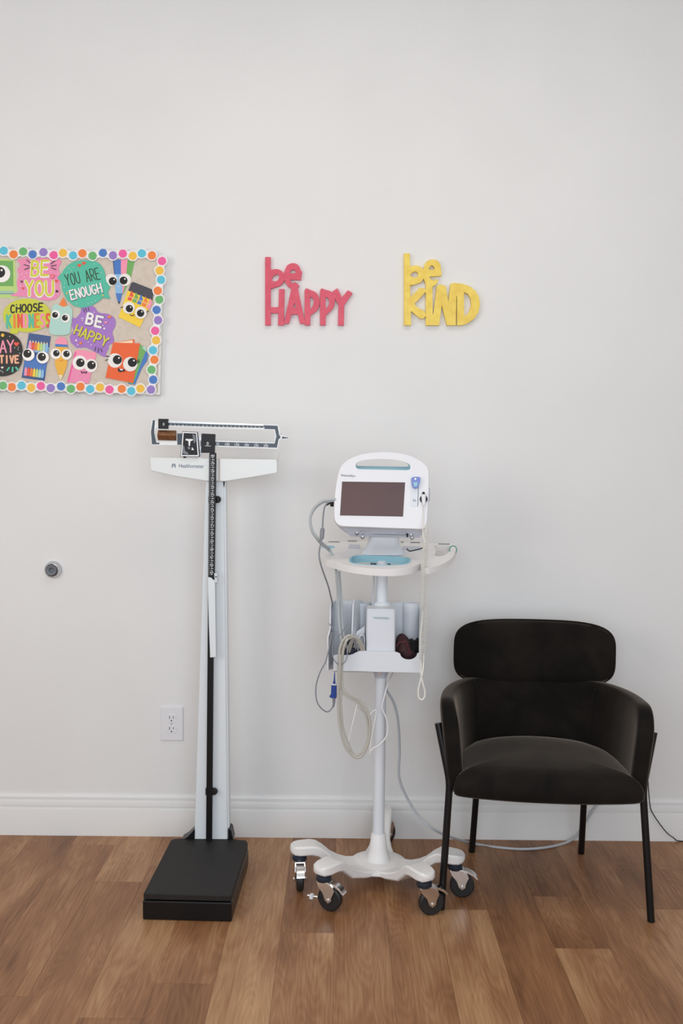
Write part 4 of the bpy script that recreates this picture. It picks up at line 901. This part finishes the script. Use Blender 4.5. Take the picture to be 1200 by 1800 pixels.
# rear housing: body tapers behind, chin slopes back under the screen
b = MB()
back = [p-fn*.034 for p in scl(fr3, cenm, 1.010)]
hb = [hin(p) for p in hs3]
tri = tessellate_polygon([back, hb]); flat = back+hb
b.add(flat, [tuple(t) for t in tri], 'plastic')
lowc = [MP(x, y) for x, y in [(598, 846), (746, 848), (749.5, 900), (748, 921), (742, 928), (600, 923), (590, 916), (589, 900)]]
cl_ = sum(lowc, Vector())/len(lowc)
b.loft([[p-fn*.033 for p in lowc], [p-fn*.075+Vector((0, 0, -.012)) for p in scl(lowc, cl_, .93)], [p-fn*.12+Vector((0, 0, -.016)) for p in scl(lowc, cl_, .86)]], 'port_grey')
b.build('rear_housing', mon)
chin = [MP(591, 921, -.008), MP(746, 929, -.008), MP(741, 932, -.045)+Vector((0, 0, -.018)), MP(616, 930, -.045)+Vector((0, 0, -.018))]
# chin: the port strip under the bezel
b = MB()
A = [MP(590, 918, -.01), MP(749, 924, -.01), MP(749, 925, -.05), MP(590, 919, -.05)]
qa, qb = pt(617, 943.5, CC.y-.055), pt(738, 945.5, CC.y-.055)
Bq = [qa, qb, qb+Vector((0, .06, .0)), qa+Vector((0, .06, .0))]
b.hexa([Bq[0], Bq[1], Bq[2], Bq[3], A[0], A[1], A[2], A[3]], 'port_grey'); ch = b.build('port_strip', mon, bevel=.003)
b = MB(); nrm = (A[1]-A[0]).cross(Bq[0]-A[0]).normalized()
if nrm.y > 0: nrm = -nrm
def CH(u, v, d=.0006): return (A[0]*(1-u)+A[1]*u)*(1-v)+(Bq[0]*(1-u)+Bq[1]*u)*v+nrm*d
rnd = random.Random(3)
for i in range(17):
    u = .2+.036*i
    b.add([CH(u, .5), CH(u+.008, .5), CH(u+.008, .62), CH(u, .62)], [(3, 2, 1, 0)], 'print_grey')
    b.add([CH(u-.01, .74), CH(u+.018, .74), CH(u+.018, .80), CH(u-.01, .80)], [(3, 2, 1, 0)], 'print_grey')
b.add([CH(.79, .62), CH(.82, .62), CH(.825, .95), CH(.80, .95)], [(3, 2, 1, 0)], 'print_black'); b.build('port_markings', ch, smooth=False)
for u, v in ((.135, .72), (.165, 1.0), (.86, .75), (.885, 1.0)):
    b = MB(); q = CH(u, v, 0); b.lathe(q, [(.0, -.004), (.0065, -.004), (.0065, .003), (.0045, .005), (.0, .005)], 'steel', 18, nrm); b.build('port_socket', ch)
b = MB(); sc = [MP(601, 846.5), MP(711.8, 848), MP(708.2, 908.2), MP(597.2, 906.2)]
b.prism([sc], fn*.0008, -fn*.001, 'screen'); b.build('screen', mon, smooth=False)
b = MB(); gs = [MP(598.5, 844.5), MP(714, 846), MP(711, 910.5), MP(595, 908.5)]; b.prism([gs, sc], fn*.0005, -fn*.001, 'plastic'); b.build('screen_rim', mon, smooth=False)
b = MB(); o = MP(598.8, 838.6); put_text(b, 'WelchAllyn', o, MP(624, 839.6)-o, un*.0085, 'print_black', fn*.0008); b.build('printed_name', mon, smooth=False)
b = MB(); b.prism([[MP(x, y) for x, y in [(721.5, 841), (735, 841), (733.5, 891), (720, 890)]]], fn*.0010, -fn*.001, 'plastic_cool'); cb = b.build('thermometer_module', mon, bevel=.0008)
b = MB(); b.prism([[MP(x, y) for x, y in [(735.2, 848), (735.9, 848), (734.4, 890), (733.7, 890)]]], fn*.0013, z2, 'slate'); put_text(b, 'Aa', MP(725, 882, .0011), MP(731, 882)-MP(725, 882), un*.010, 'print_grey', fn*.0003); b.build('module_markings', cb, smooth=False)
b = MB(); bl = [(p.x, p.y) for p in spline([(723.5, 840.5, 0), (737, 840, 0), (737.2, 848, 0), (734.2, 857, 0), (729, 859.5, 0), (724.5, 856, 0), (723, 848, 0)], 4, True)]
b.prism([[MP(x, y) for x, y in bl]], fn*.012, z2, 'lilac'); b.prism([[MP(x, y, .012) for x, y in [(725.5, 849), (733.5, 849), (732, 856), (727, 857)]]], fn*.001, z2, 'aqua'); b.prism([[MP(x, y, .012) for x, y in [(727.5, 841.5), (731, 841.5), (730.5, 845), (727.5, 845)]]], fn*.001, z2, 'print_white'); b.build('probe_cover_box', mon, bevel=.0015)
b = MB(); b.lathe(MP(744.2, 877.5, .0005), [(.0, 0), (.0118, 0), (.0118, .003), (.0095, .0035), (.009, .001), (.0, .001)], 'black_plastic', 28, fn); b.build('probe_well', mon)
pb = MB(); pb.tube([MP(743.5, 868, .006), MP(743.8, 873, .008), MP(744.2, 884, .009), MP(744.4, 890, .009)], [.0052, .0070, .0058, .0035], 'plastic', 16); pr1 = pb.build('temperature_probe', mon)
b = MB(); b.lathe(MP(743.5, 868, .0115), [(.0, 0), (.0045, 0), (.004, .002), (.0, .0022)], 'black_plastic', 16, fn); b.build('probe_button', pr1)
b = MB(); q = MP(755.5, 866, -.03); b.box(q.x-.012, q.x+.003, q.y-.004, q.y+.012, q.z-.022, q.z+.02, 'port_grey'); b.build('side_latch', mon, bevel=.003)
b = MB(); q = MP(587.5, 883, -.035); b.cyl((q.x-.013, q.y, q.z), (q.x+.015, q.y, q.z), .0075, .009, 'black_plastic', 18); b.build('hose_socket', mon)

# ============================================================ HOSES, CABLES, CUFFS
def S(lst, n=8): return spline([pt(x, y, Y) for x, y, Y in lst], n)
def Cd(dy): return CC.y+dy
def cable(name, label, lines, m, cat='cable', n=10):
    b = MB()
    for pts, r in lines: b.tube(pts, r, m, n)
    o = b.build(name); tag(o, label, cat); return o
# air hose from monitor down through the tray's grommet into the bundle
a_ = [(590, 877.5, Cd(-.09)), (580, 878.5, Cd(-.09)), (566, 881, Cd(-.09)), (552, 893, Cd(-.09)), (545.3, 911, Cd(-.09)), (548, 931, Cd(-.09)), (560, 949, Cd(-.085)), (571, 959, Cd(-.05)), (579, 966, Cd(0)), (587, 985, Cd(-.02)), (590.5, 1005, Cd(-.06)), (594, 1050, Cd(-.06)), (596, 1095, Cd(-.07)), (599, 1120, Cd(-.09)), (604, 1140, Cd(-.11))]
c_ = [(x+5.5, y-1, Y+.006) for x, y, Y in a_[10:]]
cable('air_hose', 'pale grey twin air hose looping from the monitor through the tray', [(S(a_), .0042), (S([(x, y+3.2, Y+.004) for x, y, Y in a_[:9]]), .0028), (S([(x+.0, y, Y) for x, y, Y in c_]), .0036)], 'green_grey_hose', 'hose')
# beige looped hoses
Y1 = Cd(-.125)
lp = [(638, 1152, Cd(-.085)), (630, 1128, Cd(-.105)), (616, 1117, Y1), (604, 1124, Y1), (597, 1142, Y1), (594.5, 1180, Y1), (594, 1230, Y1), (597, 1275, Y1), (607, 1312, Y1), (624, 1331, Y1), (638, 1326, Y1), (648, 1300, Y1), (650, 1270, Y1), (643, 1245, Y1), (632, 1230, Y1), (616, 1221, Y1), (603, 1210, Y1), (600.5, 1190, Y1), (602, 1150, Y1), (607, 1130, Y1-.006), (612, 1122, Y1), (619, 1124, Cd(-.11)), (613, 1148, Cd(-.07))]
lp2 = [(x+(5.0 if i < 9 else (-1.5 if i < 12 else -4.2)), y+(2.5 if i < 4 else (-4.5 if 8 <= i <= 10 else 4.0 if i > 12 and i < 17 else 0)), Y+.004) for i, (x, y, Y) in enumerate(lp[:17])]
cable('pressure_hose', 'beige double blood pressure hose hanging in a long loop from the basket', [(S(lp), .0040), (S(lp2+[(597, 1190, Y1-.006), (598, 1150, Y1-.008)]), .0036)], 'hose', 'hose')
# grey sensor cable with ferrite and blue connector
g = [(587, 882, Cd(-.08)), (578, 883, Cd(-.085)), (571, 890, Cd(-.088)), (568, 905, Cd(-.088)), (566.5, 930, Cd(-.09)), (564.5, 950, Cd(-.10)), (561.5, 966, Cd(-.12)), (561, 980, Cd(-.14)), (566, 1000, Cd(-.13)), (576, 1028, Cd(-.10)), (581, 1048, Cd(-.07)), (584, 1062, Cd(-.03)), (583, 1080, Cd(-.02)), (583, 1110, Cd(-.06))]
gl = [(572, 1164, Cd(-.12)), (561, 1185, Cd(-.12)), (555, 1210, Cd(-.12)), (558, 1236, Cd(-.12)), (573, 1251, Cd(-.115)), (583, 1245, Cd(-.108)), (586.5, 1232, Cd(-.107)), (586.5, 1224, Cd(-.107))]
gm = [(578, 1096, Cd(-.11)), (588, 1108, Cd(-.115)), (597, 1116, Cd(-.12)), (603, 1108, Cd(-.12)), (608.5, 1099, Cd(-.12))]
gk = [(597, 1116, Cd(-.12)), (587, 1125, Cd(-.125)), (584, 1145, Cd(-.128)), (587, 1160, Cd(-.13)), (597, 1168.5, Cd(-.13)), (607, 1162, Cd(-.13)), (610.5, 1148, Cd(-.125)), (608, 1130, Cd(-.12))]
sens = thing('sensor_cable', pt(572, 1250, Cd(-.12)), 'thin grey sensor cable with a blue connector left of the stand', 'cable')
b = MB(); b.tube(S(g), [.0024]*len(S(g)), 'grey_cable', 10); b.build('upper_cable', sens)
b = MB(); b.tube(S(gl), .0020, 'grey_cable', 10); b.tube(S([(583, 1112, Cd(-.08)), (578, 1140, Cd(-.11)), (572, 1164, Cd(-.12))]), .0020, 'grey_cable', 10); b.build('lower_cable', sens)
b = MB(); b.tube(S(gm), .0017, 'grey_cable', 8); b.tube(S(gk), .0017, 'grey_cable', 8); b.build('cable_coil', sens)
b = MB(); b.tube([pt(566.8, 928, Cd(-.09)), pt(566.6, 931, Cd(-.09)), pt(565.3, 945, Cd(-.095)), pt(564.8, 949, Cd(-.097))], [.0045, .0068, .0068, .0035], 'grey_cable', 16); b.build('cable_bead', sens)
b = MB(); b.tube([pt(573, 888, Cd(-.086)), pt(582, 882.5, Cd(-.084)), pt(588, 881.5, Cd(-.082))], [.0028, .0042, .005], 'black_plastic', 14); b.build('cable_plug', sens)
yb = Cd(-.106)
b = MB(); b.prism([[pt(x, y, yb) for x, y in [(582, 1204.5), (592, 1204.5), (592.3, 1222), (590.5, 1227), (582, 1226.5), (578.5, 1224.5), (581.5, 1219.5)]]], (0, -.005, 0), (0, .006, 0), 'blue_plastic')
cn = b.build('blue_connector', sens, bevel=.0012)
b = MB(); b.tube([pt(588, 1182, yb), pt(587.5, 1196, yb), pt(587, 1202, yb)], [.0012, .0025, .0048], 'blue_plastic', 12); b.prism([[pt(x, y, yb) for x, y in [(583.5, 1201), (591.5, 1201.5), (591.5, 1204), (583.5, 1204)]]], (0, -.004, 0), (0, .005, 0), 'plastic'); b.build('connector_tail', cn)
b = MB(); b.tube([pt(586.8, 1226, yb), pt(586.5, 1236, yb), pt(585.5, 1243, yb)], [.0052, .0036, .0022], 'grey_cable', 12); b.build('strain_relief', cn)
# coiled probe cord
def helix(path, r, turns, k=9):
    P = spline(path, 10); out = []; n = turns*k; L = [0]
    for i in range(1, len(P)): L.append(L[-1]+(P[i]-P[i-1]).length)
    for i in range(n+1):
        d = L[-1]*i/n; j = max(q for q in range(len(L)) if L[q] <= d+1e-9); j = min(j, len(P)-2)
        t = (d-L[j])/max(1e-9, L[j+1]-L[j]); p = P[j].lerp(P[j+1], t); a = 2*PI*i/k
        out.append(p+Vector((math.cos(a)*r, math.sin(a)*r, 0)))
    return out
yc = Cd(-.170)
cc1 = [pt(x, y, yc) for x, y in [(746.5, 955), (744.5, 985), (744, 1020), (742, 1070), (740, 1120), (740, 1160)]]
cc2 = [pt(x, y, yc+.012) for x, y in [(750, 922), (748, 945), (748.5, 985), (748, 1030), (747, 1090), (744.5, 1150)]]
coil = thing('coiled_cord', pt(740, 1230, yc), 'pale coiled probe cord hanging in front of the right side of the stand', 'cable')
b = MB(); b.tube(helix(cc1, .0066, 72), .0009, 'coil', 6); b.build('cord_coil', coil)
b = MB(); b.tube(helix(cc2, .0062, 66), .0009, 'coil', 6); b.build('cord_coil', coil)
b = MB(); b.tube(S([(744.4, 890, Cd(-.105)), (744.6, 905, Cd(-.11)), (743.5, 922, Cd(-.14)), (743, 935, Cd(-.158)), (746.5, 955, yc)]), .0016, 'coil', 8); b.build('straight_lead', coil); b = MB()
b.tube(S([(740, 1160, yc), (740, 1185, yc), (742.5, 1200, yc), (746.5, 1215, yc), (745.5, 1226, yc), (740.5, 1230, yc), (735.5, 1225, yc), (735, 1212, yc), (739, 1195, yc), (743, 1178, yc), (744.5, 1150, yc+.01)]), .0027, 'coil', 10); b.build('cord_loop', coil)
cable('sensor_lead', 'thin black lead lying on the tray behind the coiled cord', [(S([(715, 964.5, Cd(-.03)), (719, 968.5, Cd(-.05)), (726, 967.8, Cd(-.06)), (735, 965.5, Cd(-.07)), (742, 963.2, Cd(-.09))]), .0018)], 'black_plastic')
# white tangle
yw = Cd(-.045)
cable('charging_lead', 'tangled thin white lead hanging beside the stand pole', [
    (S([(690, 1183, Cd(.03)), (681, 1203, Cd(-.03)), (676, 1222, yw), (671, 1243, yw), (676, 1256, yw), (681, 1272, yw), (680, 1292, yw), (668, 1308, yw), (655, 1316, yw), (650, 1322, yw)]), .0020),
    (S([(643, 1256, yw), (650, 1255.5, yw), (657, 1249, yw), (661, 1250.5, yw), (657, 1275, yw), (652, 1300, yw), (649.5, 1325, yw)]), .0020),
    (S([(627, 1240, Cd(-.10)), (621, 1265, Cd(-.10)), (614, 1295, Cd(-.10)), (609.5, 1315, Cd(-.105))]), .0016),
    (S([(643, 1256, yw), (635, 1248, Cd(-.08)), (627, 1240, Cd(-.10))]), .0016)], 'white_cable')
cable('monitor_lead', 'grey lead running down the pole between tray and basket', [([pt(657, 1010, CC.y-.018), pt(656.5, 1040, CC.y-.018), pt(654.5, 1062, CC.y-.016)], .0032)], 'pale_cable')
# power cord: down behind the pole, along the floor and up behind the chair
def fz(x, y, z=.0045): return ptz(x, y, z)
pc = [pt(676, 1192, Cd(.035)), pt(679, 1212, Cd(.04)), pt(692, 1236, Cd(.06)), pt(699.5, 1270, Cd(.07)), pt(702, 1320, Cd(.08)), pt(701, 1365, Cd(.08)), pt(714, 1400, Cd(.085)), pt(735, 1434, Cd(.08)), pt(764, 1459, Cd(.06)), pt(800, 1474, -.19), fz(838, 1484), fz(880, 1490), fz(920, 1492.5), fz(960, 1489.5), fz(995, 1481), pt(1015, 1467, -.024), pt(1030, 1443, -.022), pt(1048, 1416, -.021), pt(1068, 1395, -.012), pt(1080, 1380, -.010), pt(1086, 1368, -.008)]
cable('power_cord', 'light grey power cord from the stand along the floor behind the chair', [(spline(pc, 8), .0042)], 'pale_cable')
wo = thing('charger_cord', (pt(1140, 1390, -.03).x, 0, 0), 'thin black cord hanging from the wall at the right of the chair', 'cable')
b = MB(); b.tube(spline([pt(1118, 1330, -.012), pt(1136, 1360, -.02), pt(1139.5, 1390, -.025), pt(1142, 1415, -.026), pt(1146, 1428, -.026), pt(1159, 1448, -.026), pt(1172, 1464, -.026), pt(1184, 1473, -.035), ptz(1196, 1478.5, .002), ptz(1260, 1481, .002), ptz(1330, 1478, .002)], 8), .0018, 'black_plastic', 8); b.build('cord', wo)
b = MB(); q = pt(1112, 1322, -.01); b.box(q.x-.02, q.x+.02, -.03, -.0005, q.z-.016, q.z+.016, 'black_plastic'); b.build('plug', wo, bevel=.003)
# cuffs and odds in the basket
def blob(name, label, cat, pts_px, Y, T, m, seed, amp=.004):
    rr = random.Random(seed); P = [pt(x, y, Y) for x, y in pts_px]
    P = spline(P, 5, True); c0 = sum(P, Vector())/len(P); rings = []
    for k in range(9):
        t = k/8; s_ = math.sin(PI*min(max(t, .04), .96))**.45; yy = -T/2+T*t
        rings.append([c0+(p-c0)*s_+Vector((rr.uniform(-amp, amp)*.4, yy+rr.uniform(-amp, amp), rr.uniform(-amp, amp)*.4)) for p in P])
    b = MB(); b.loft(rings, m); o = b.build(name, smooth=True, angle=80, sub=1); tag(o, label, cat); return o
blob('pressure_cuff', 'folded maroon blood pressure cuff in the right side of the basket', 'blood pressure cuff', [(695.5, 1146), (696, 1122), (704, 1114), (712, 1116), (719, 1124), (722, 1140), (731, 1150), (727, 1162), (712, 1164), (702, 1156)], YFb+.045, .06, 'cuff_red', 4)
blob('pressure_cuff', 'black rolled cuff at the right end of the basket', 'blood pressure cuff', [(716, 1150), (716, 1128), (723, 1122), (729, 1126), (734, 1120), (737, 1128), (737, 1152), (727, 1158)], YFb+.098, .035, 'cuff_black', 9)
b = MB(); b.tube(spline([pt(696, 1135, YFb+.014), pt(703, 1129, YFb+.012), pt(713, 1128, YFb+.012), pt(717, 1138, YFb+.012), pt(720, 1150, YFb+.013)], 6), .0014, mat('red_edging', (.12, .012, .018), .6), 6); b.tube(spline([pt(697, 1139, YFb+.013), pt(704, 1120, YFb+.014), pt(712, 1119, YFb+.014)], 6), .0011, 'cuff_red', 6)
o = bpy.data.objects['pressure_cuff']; b.build('red_edging', o)
blob('pressure_cuff', 'dark navy cuff in the left side of the basket', 'blood pressure cuff', [(598, 1150), (598, 1128), (606, 1120), (618, 1126), (626, 1138), (630, 1150), (618, 1156), (604, 1156)], YFb+.035, .035, 'cuff_navy', 14)
def sheet(name, label, cat, P0, m, T=.0012):
    b = MB(); vs = [Vector(p) for p in P0]; n = len(vs); vs2 = [p+Vector((0, T, 0)) for p in vs]
    b.add(vs+vs2, [tuple(reversed(range(n))), tuple(range(n, 2*n))]+[(i, (i+1) % n, n+(i+1) % n, n+i) for i in range(n)], m); o = b.build(name, smooth=False); tag(o, label, cat); return o
b = MB()
cs = spline([pt(623, 1146, YFb+.028), pt(628, 1128, YFb+.028), pt(633, 1118, YFb+.028), pt(638, 1117, YFb+.028), pt(640.5, 1124, YFb+.028), pt(640, 1146, YFb+.028)], 6)
for i in range(len(cs)-1):
    a, c0 = cs[i], cs[i+1]; b.add([a, c0, c0+Vector((0, .03, 0)), a+Vector((0, .03, 0))], [(0, 1, 2, 3)], 'plastic')
b.tube(cs, .0016, 'plastic', 8); b.tube([p+Vector((0, .03, 0)) for p in cs], .0016, 'plastic', 8)
o = b.build('finger_sensor'); tag(o, 'white curved finger sensor clip beside the centre housing in the basket', 'sensor')
sheet('folded_leaflet', 'small white folded leaflet sticking up in the left of the basket', 'leaflet', [pt(619, 1140, YFb+.062), pt(640, 1140, YFb+.064), pt(641, 1100, YFb+.075), pt(627, 1110, YFb+.07)], 'plastic')
cable('short_lead', 'short grey lead bent over the lip of the basket beside the hoses', [(S([(616, 1122, Cd(-.10)), (624, 1130, Cd(-.10)), (629, 1142, Cd(-.095)), (631, 1150, Cd(-.08))]), .0030), ], 'grey_cable')
cable('looped_lead', 'pale lead in a small loop inside the left of the basket', [(S([(610, 1146, Cd(-.098)), (613, 1135, Cd(-.10)), (620, 1122, Cd(-.105)), (625, 1125, Cd(-.10)), (622, 1138, Cd(-.09))]), .0024)], 'hose')

# ============================================================ ARMCHAIR
fL, fRr = ptz(775, 1598), ptz(1144, 1620)
rL, rR = ptz(829, 1497), ptz(1021, 1500)
ctr = (fL+fRr+rL+rR)/4; ang = math.atan2((fRr-fL).y, (fRr-fL).x)*.8
CT = Matrix.Translation((ctr.x, ctr.y, 0)) @ Matrix.Rotation(ang, 4, 'Z')
CI = CT.inverted()
chair = thing('armchair', (ctr.x, ctr.y, 0), 'charcoal velvet barrel armchair with thin black metal legs by the wall', 'armchair')
path = [(-.287, -.215), (-.293, -.15), (-.292, -.08), (-.283, -.01), (-.262, .06), (-.222, .125), (-.16, .168), (-.08, .187), (0, .192), (.08, .187), (.16, .168), (.222, .125), (.262, .06), (.283, -.01), (.292, -.08), (.293, -.15), (.287, -.215)]
PP = spline([(x, y, 0) for x, y in path], 5)
N = len(PP); Lc = [0]
for i in range(1, N): Lc.append(Lc[-1]+(PP[i]-PP[i-1]).length)
LT_ = Lc[-1]
def ring_b(p, tn, zt, zb, th, k=28):
    nrm = Vector((tn.y, -tn.x, 0)); out = []
    H = (zt-zb)/2; zc_ = (zt+zb)/2
    for j in range(k):
        a = 2*PI*j/k; ca, sa = math.cos(a), math.sin(a)
        e = .42
        u = math.copysign(abs(ca)**e, ca)*th/2; v = math.copysign(abs(sa)**.30, sa)*H
        z = zc_+v; fl_ = 1-.085*max(0, (.62-z))/.26
        q = Vector((p.x*fl_, p.y*(1-.04*(.62-z)/.26), z))
        out.append(q+nrm*u)
    return out
rings = []
for i in range(N):
    tn = (PP[min(i+1, N-1)]-PP[max(i-1, 0)]).normalized()
    d = min(Lc[i], LT_-Lc[i]); f = min(1, d/.105)
    zt = .50+.122*math.sqrt(max(0, 1-(1-f)**2)); th = .052
    e = min(1, d/.028); zb = .362+.0*(1-e)
    rings.append(ring_b(PP[i], tn, zt, zb, th*(.35+.65*math.sqrt(max(0, 1-(1-e)**2)))))
b = MB(); b.loft(rings, 'velvet')
b.build('barrel_back', chair, angle=80, sub=1, T=CT)
# seat cushion: D-shaped
so_ = [(-.262, -.240), (-.13, -.262), (0, -.268), (.13, -.262), (.262, -.240), (.270, -.205), (.258, -.08), (.24, .03), (.19, .11), (.10, .15), (0, .162), (-.10, .15), (-.19, .11), (-.24, .03), (-.258, -.08), (-.270, -.205)]
SO = spline([(x, y, 0) for x, y in so_], 5, True)
b = MB(); layers = [(.353, .92), (.356, .965), (.363, .99), (.375, 1.0), (.390, .996), (.404, .98), (.416, .95), (.425, .90), (.433, .81), (.438, .66), (.441, .42), (.442, .12)]
def seatp(p, s_, z):
    q = Vector((p.x*s_, (p.y+.02)*s_-.02, z)); return q
b.loft([[seatp(p, s_, z+(.002 if z > .43 else 0)*(1-abs(p.x)/.3)) for p in SO] for z, s_ in layers], 'velvet')
seat = b.build('seat', chair, angle=80, T=CT)
# upper back pad
b = MB(); nu, nv = 40, 20; W_, H_ = .262, .107
HZ = .705
def padp(u, v, side):
    # u,v in [-1,1] mapped to a rounded rectangle; bulge toward the rim
    a = math.atan2(v, u); rmax = max(abs(u), abs(v))
    if rmax < 1e-9: x = z = 0
    else:
        # superellipse boundary in that direction
        ca, sa = math.cos(a), math.sin(a); n_ = 4.2
        k = (abs(ca)**n_+abs(sa)**n_)**(-1/n_); x, z = W_*ca*k*rmax, H_*sa*k*rmax
    th = .026*(max(0, 1-rmax**5))**.5
    y = .185-.16*(x*x)/.07*.25+side*th+.10*(z)*.35
    return Vector((x, y, HZ+z))
for side in (-1, 1):
    g2 = [[padp(-1+2*i/nu, -1+2*j/nv, side) for i in range(nu+1)] for j in range(nv+1)]
    vs = [p for r in g2 for p in r]; b.add(vs, [(j*(nu+1)+i, j*(nu+1)+i+1, (j+1)*(nu+1)+i+1, (j+1)*(nu+1)+i) for j in range(nv) for i in range(nu)], 'velvet')
hd = b.build('upper_back_pad', chair, angle=80, T=CT)
b = MB(); rim = [padp(math.cos(t)*1.0/max(abs(math.cos(t)), abs(math.sin(t))), math.sin(t)/max(abs(math.cos(t)), abs(math.sin(t))), 0) for t in [2*PI*k/90 for k in range(91)]]
b.tube(rim, .0035, 'velvet', 8); b.build('piping', hd, T=CT)
# seams where the arms join the back, and the strap that carries the pad
barrel = [o for o in chair.children if o.name.startswith('barrel')][0]
for s in (-1, 1):
    b = MB(); b.tube([(s*.196, .108, .622), (s*.188, .112, .58), (s*.182, .110, .50), (s*.178, .108, .44)], .0016, 'velvet', 6); b.build('seam', barrel, T=CT)
    b = MB(); b.tube([(s*.12, .20, .56), (s*.12, .222, .60), (s*.12, .225, .66)], .009, 'black_metal', 10); b.build('pad_bracket', chair, T=CT)
# legs
def loc(p): return CI @ Vector(p)
def leg(pts, r=.0108):
    b = MB(); P = []
    P = pts; b.tube(P, r, 'black_metal', 18); b.build('leg', chair, T=CT)
def bend(a, m, c, k=6, r=.03):
    a, m, c = Vector(a), Vector(m), Vector(c); p1 = m+(a-m).normalized()*r; p2 = m+(c-m).normalized()*r
    return [a]+[p1.lerp(m, t).lerp(m.lerp(p2, t), t) for t in [i/k for i in range(k+1)]]+[c]
fLl, fRl, rLl, rRl = loc(fL), loc(fRr), loc(rL), loc(rR)
leg(bend((-.322, -.165, .555), (-.285, -.19, .385), (fLl.x, fLl.y, .001)))
leg(bend((.317, -.15, .545), (.280, -.19, .385), (fRl.x, fRl.y, .001)))
leg([(-.175, .13, .362), (rLl.x, rLl.y, .001)]); leg([(.175, .13, .362), (rRl.x, rRl.y, .001)])
for p in (fLl, fRl, rLl, rRl): pass
b = MB(); b.tube([(-.285, -.187, .352), (-.175, .13, .352), (.175, .13, .352), (.278, -.19, .352)], .008, 'black_metal', 12); b.build('seat_frame', chair, T=CT)
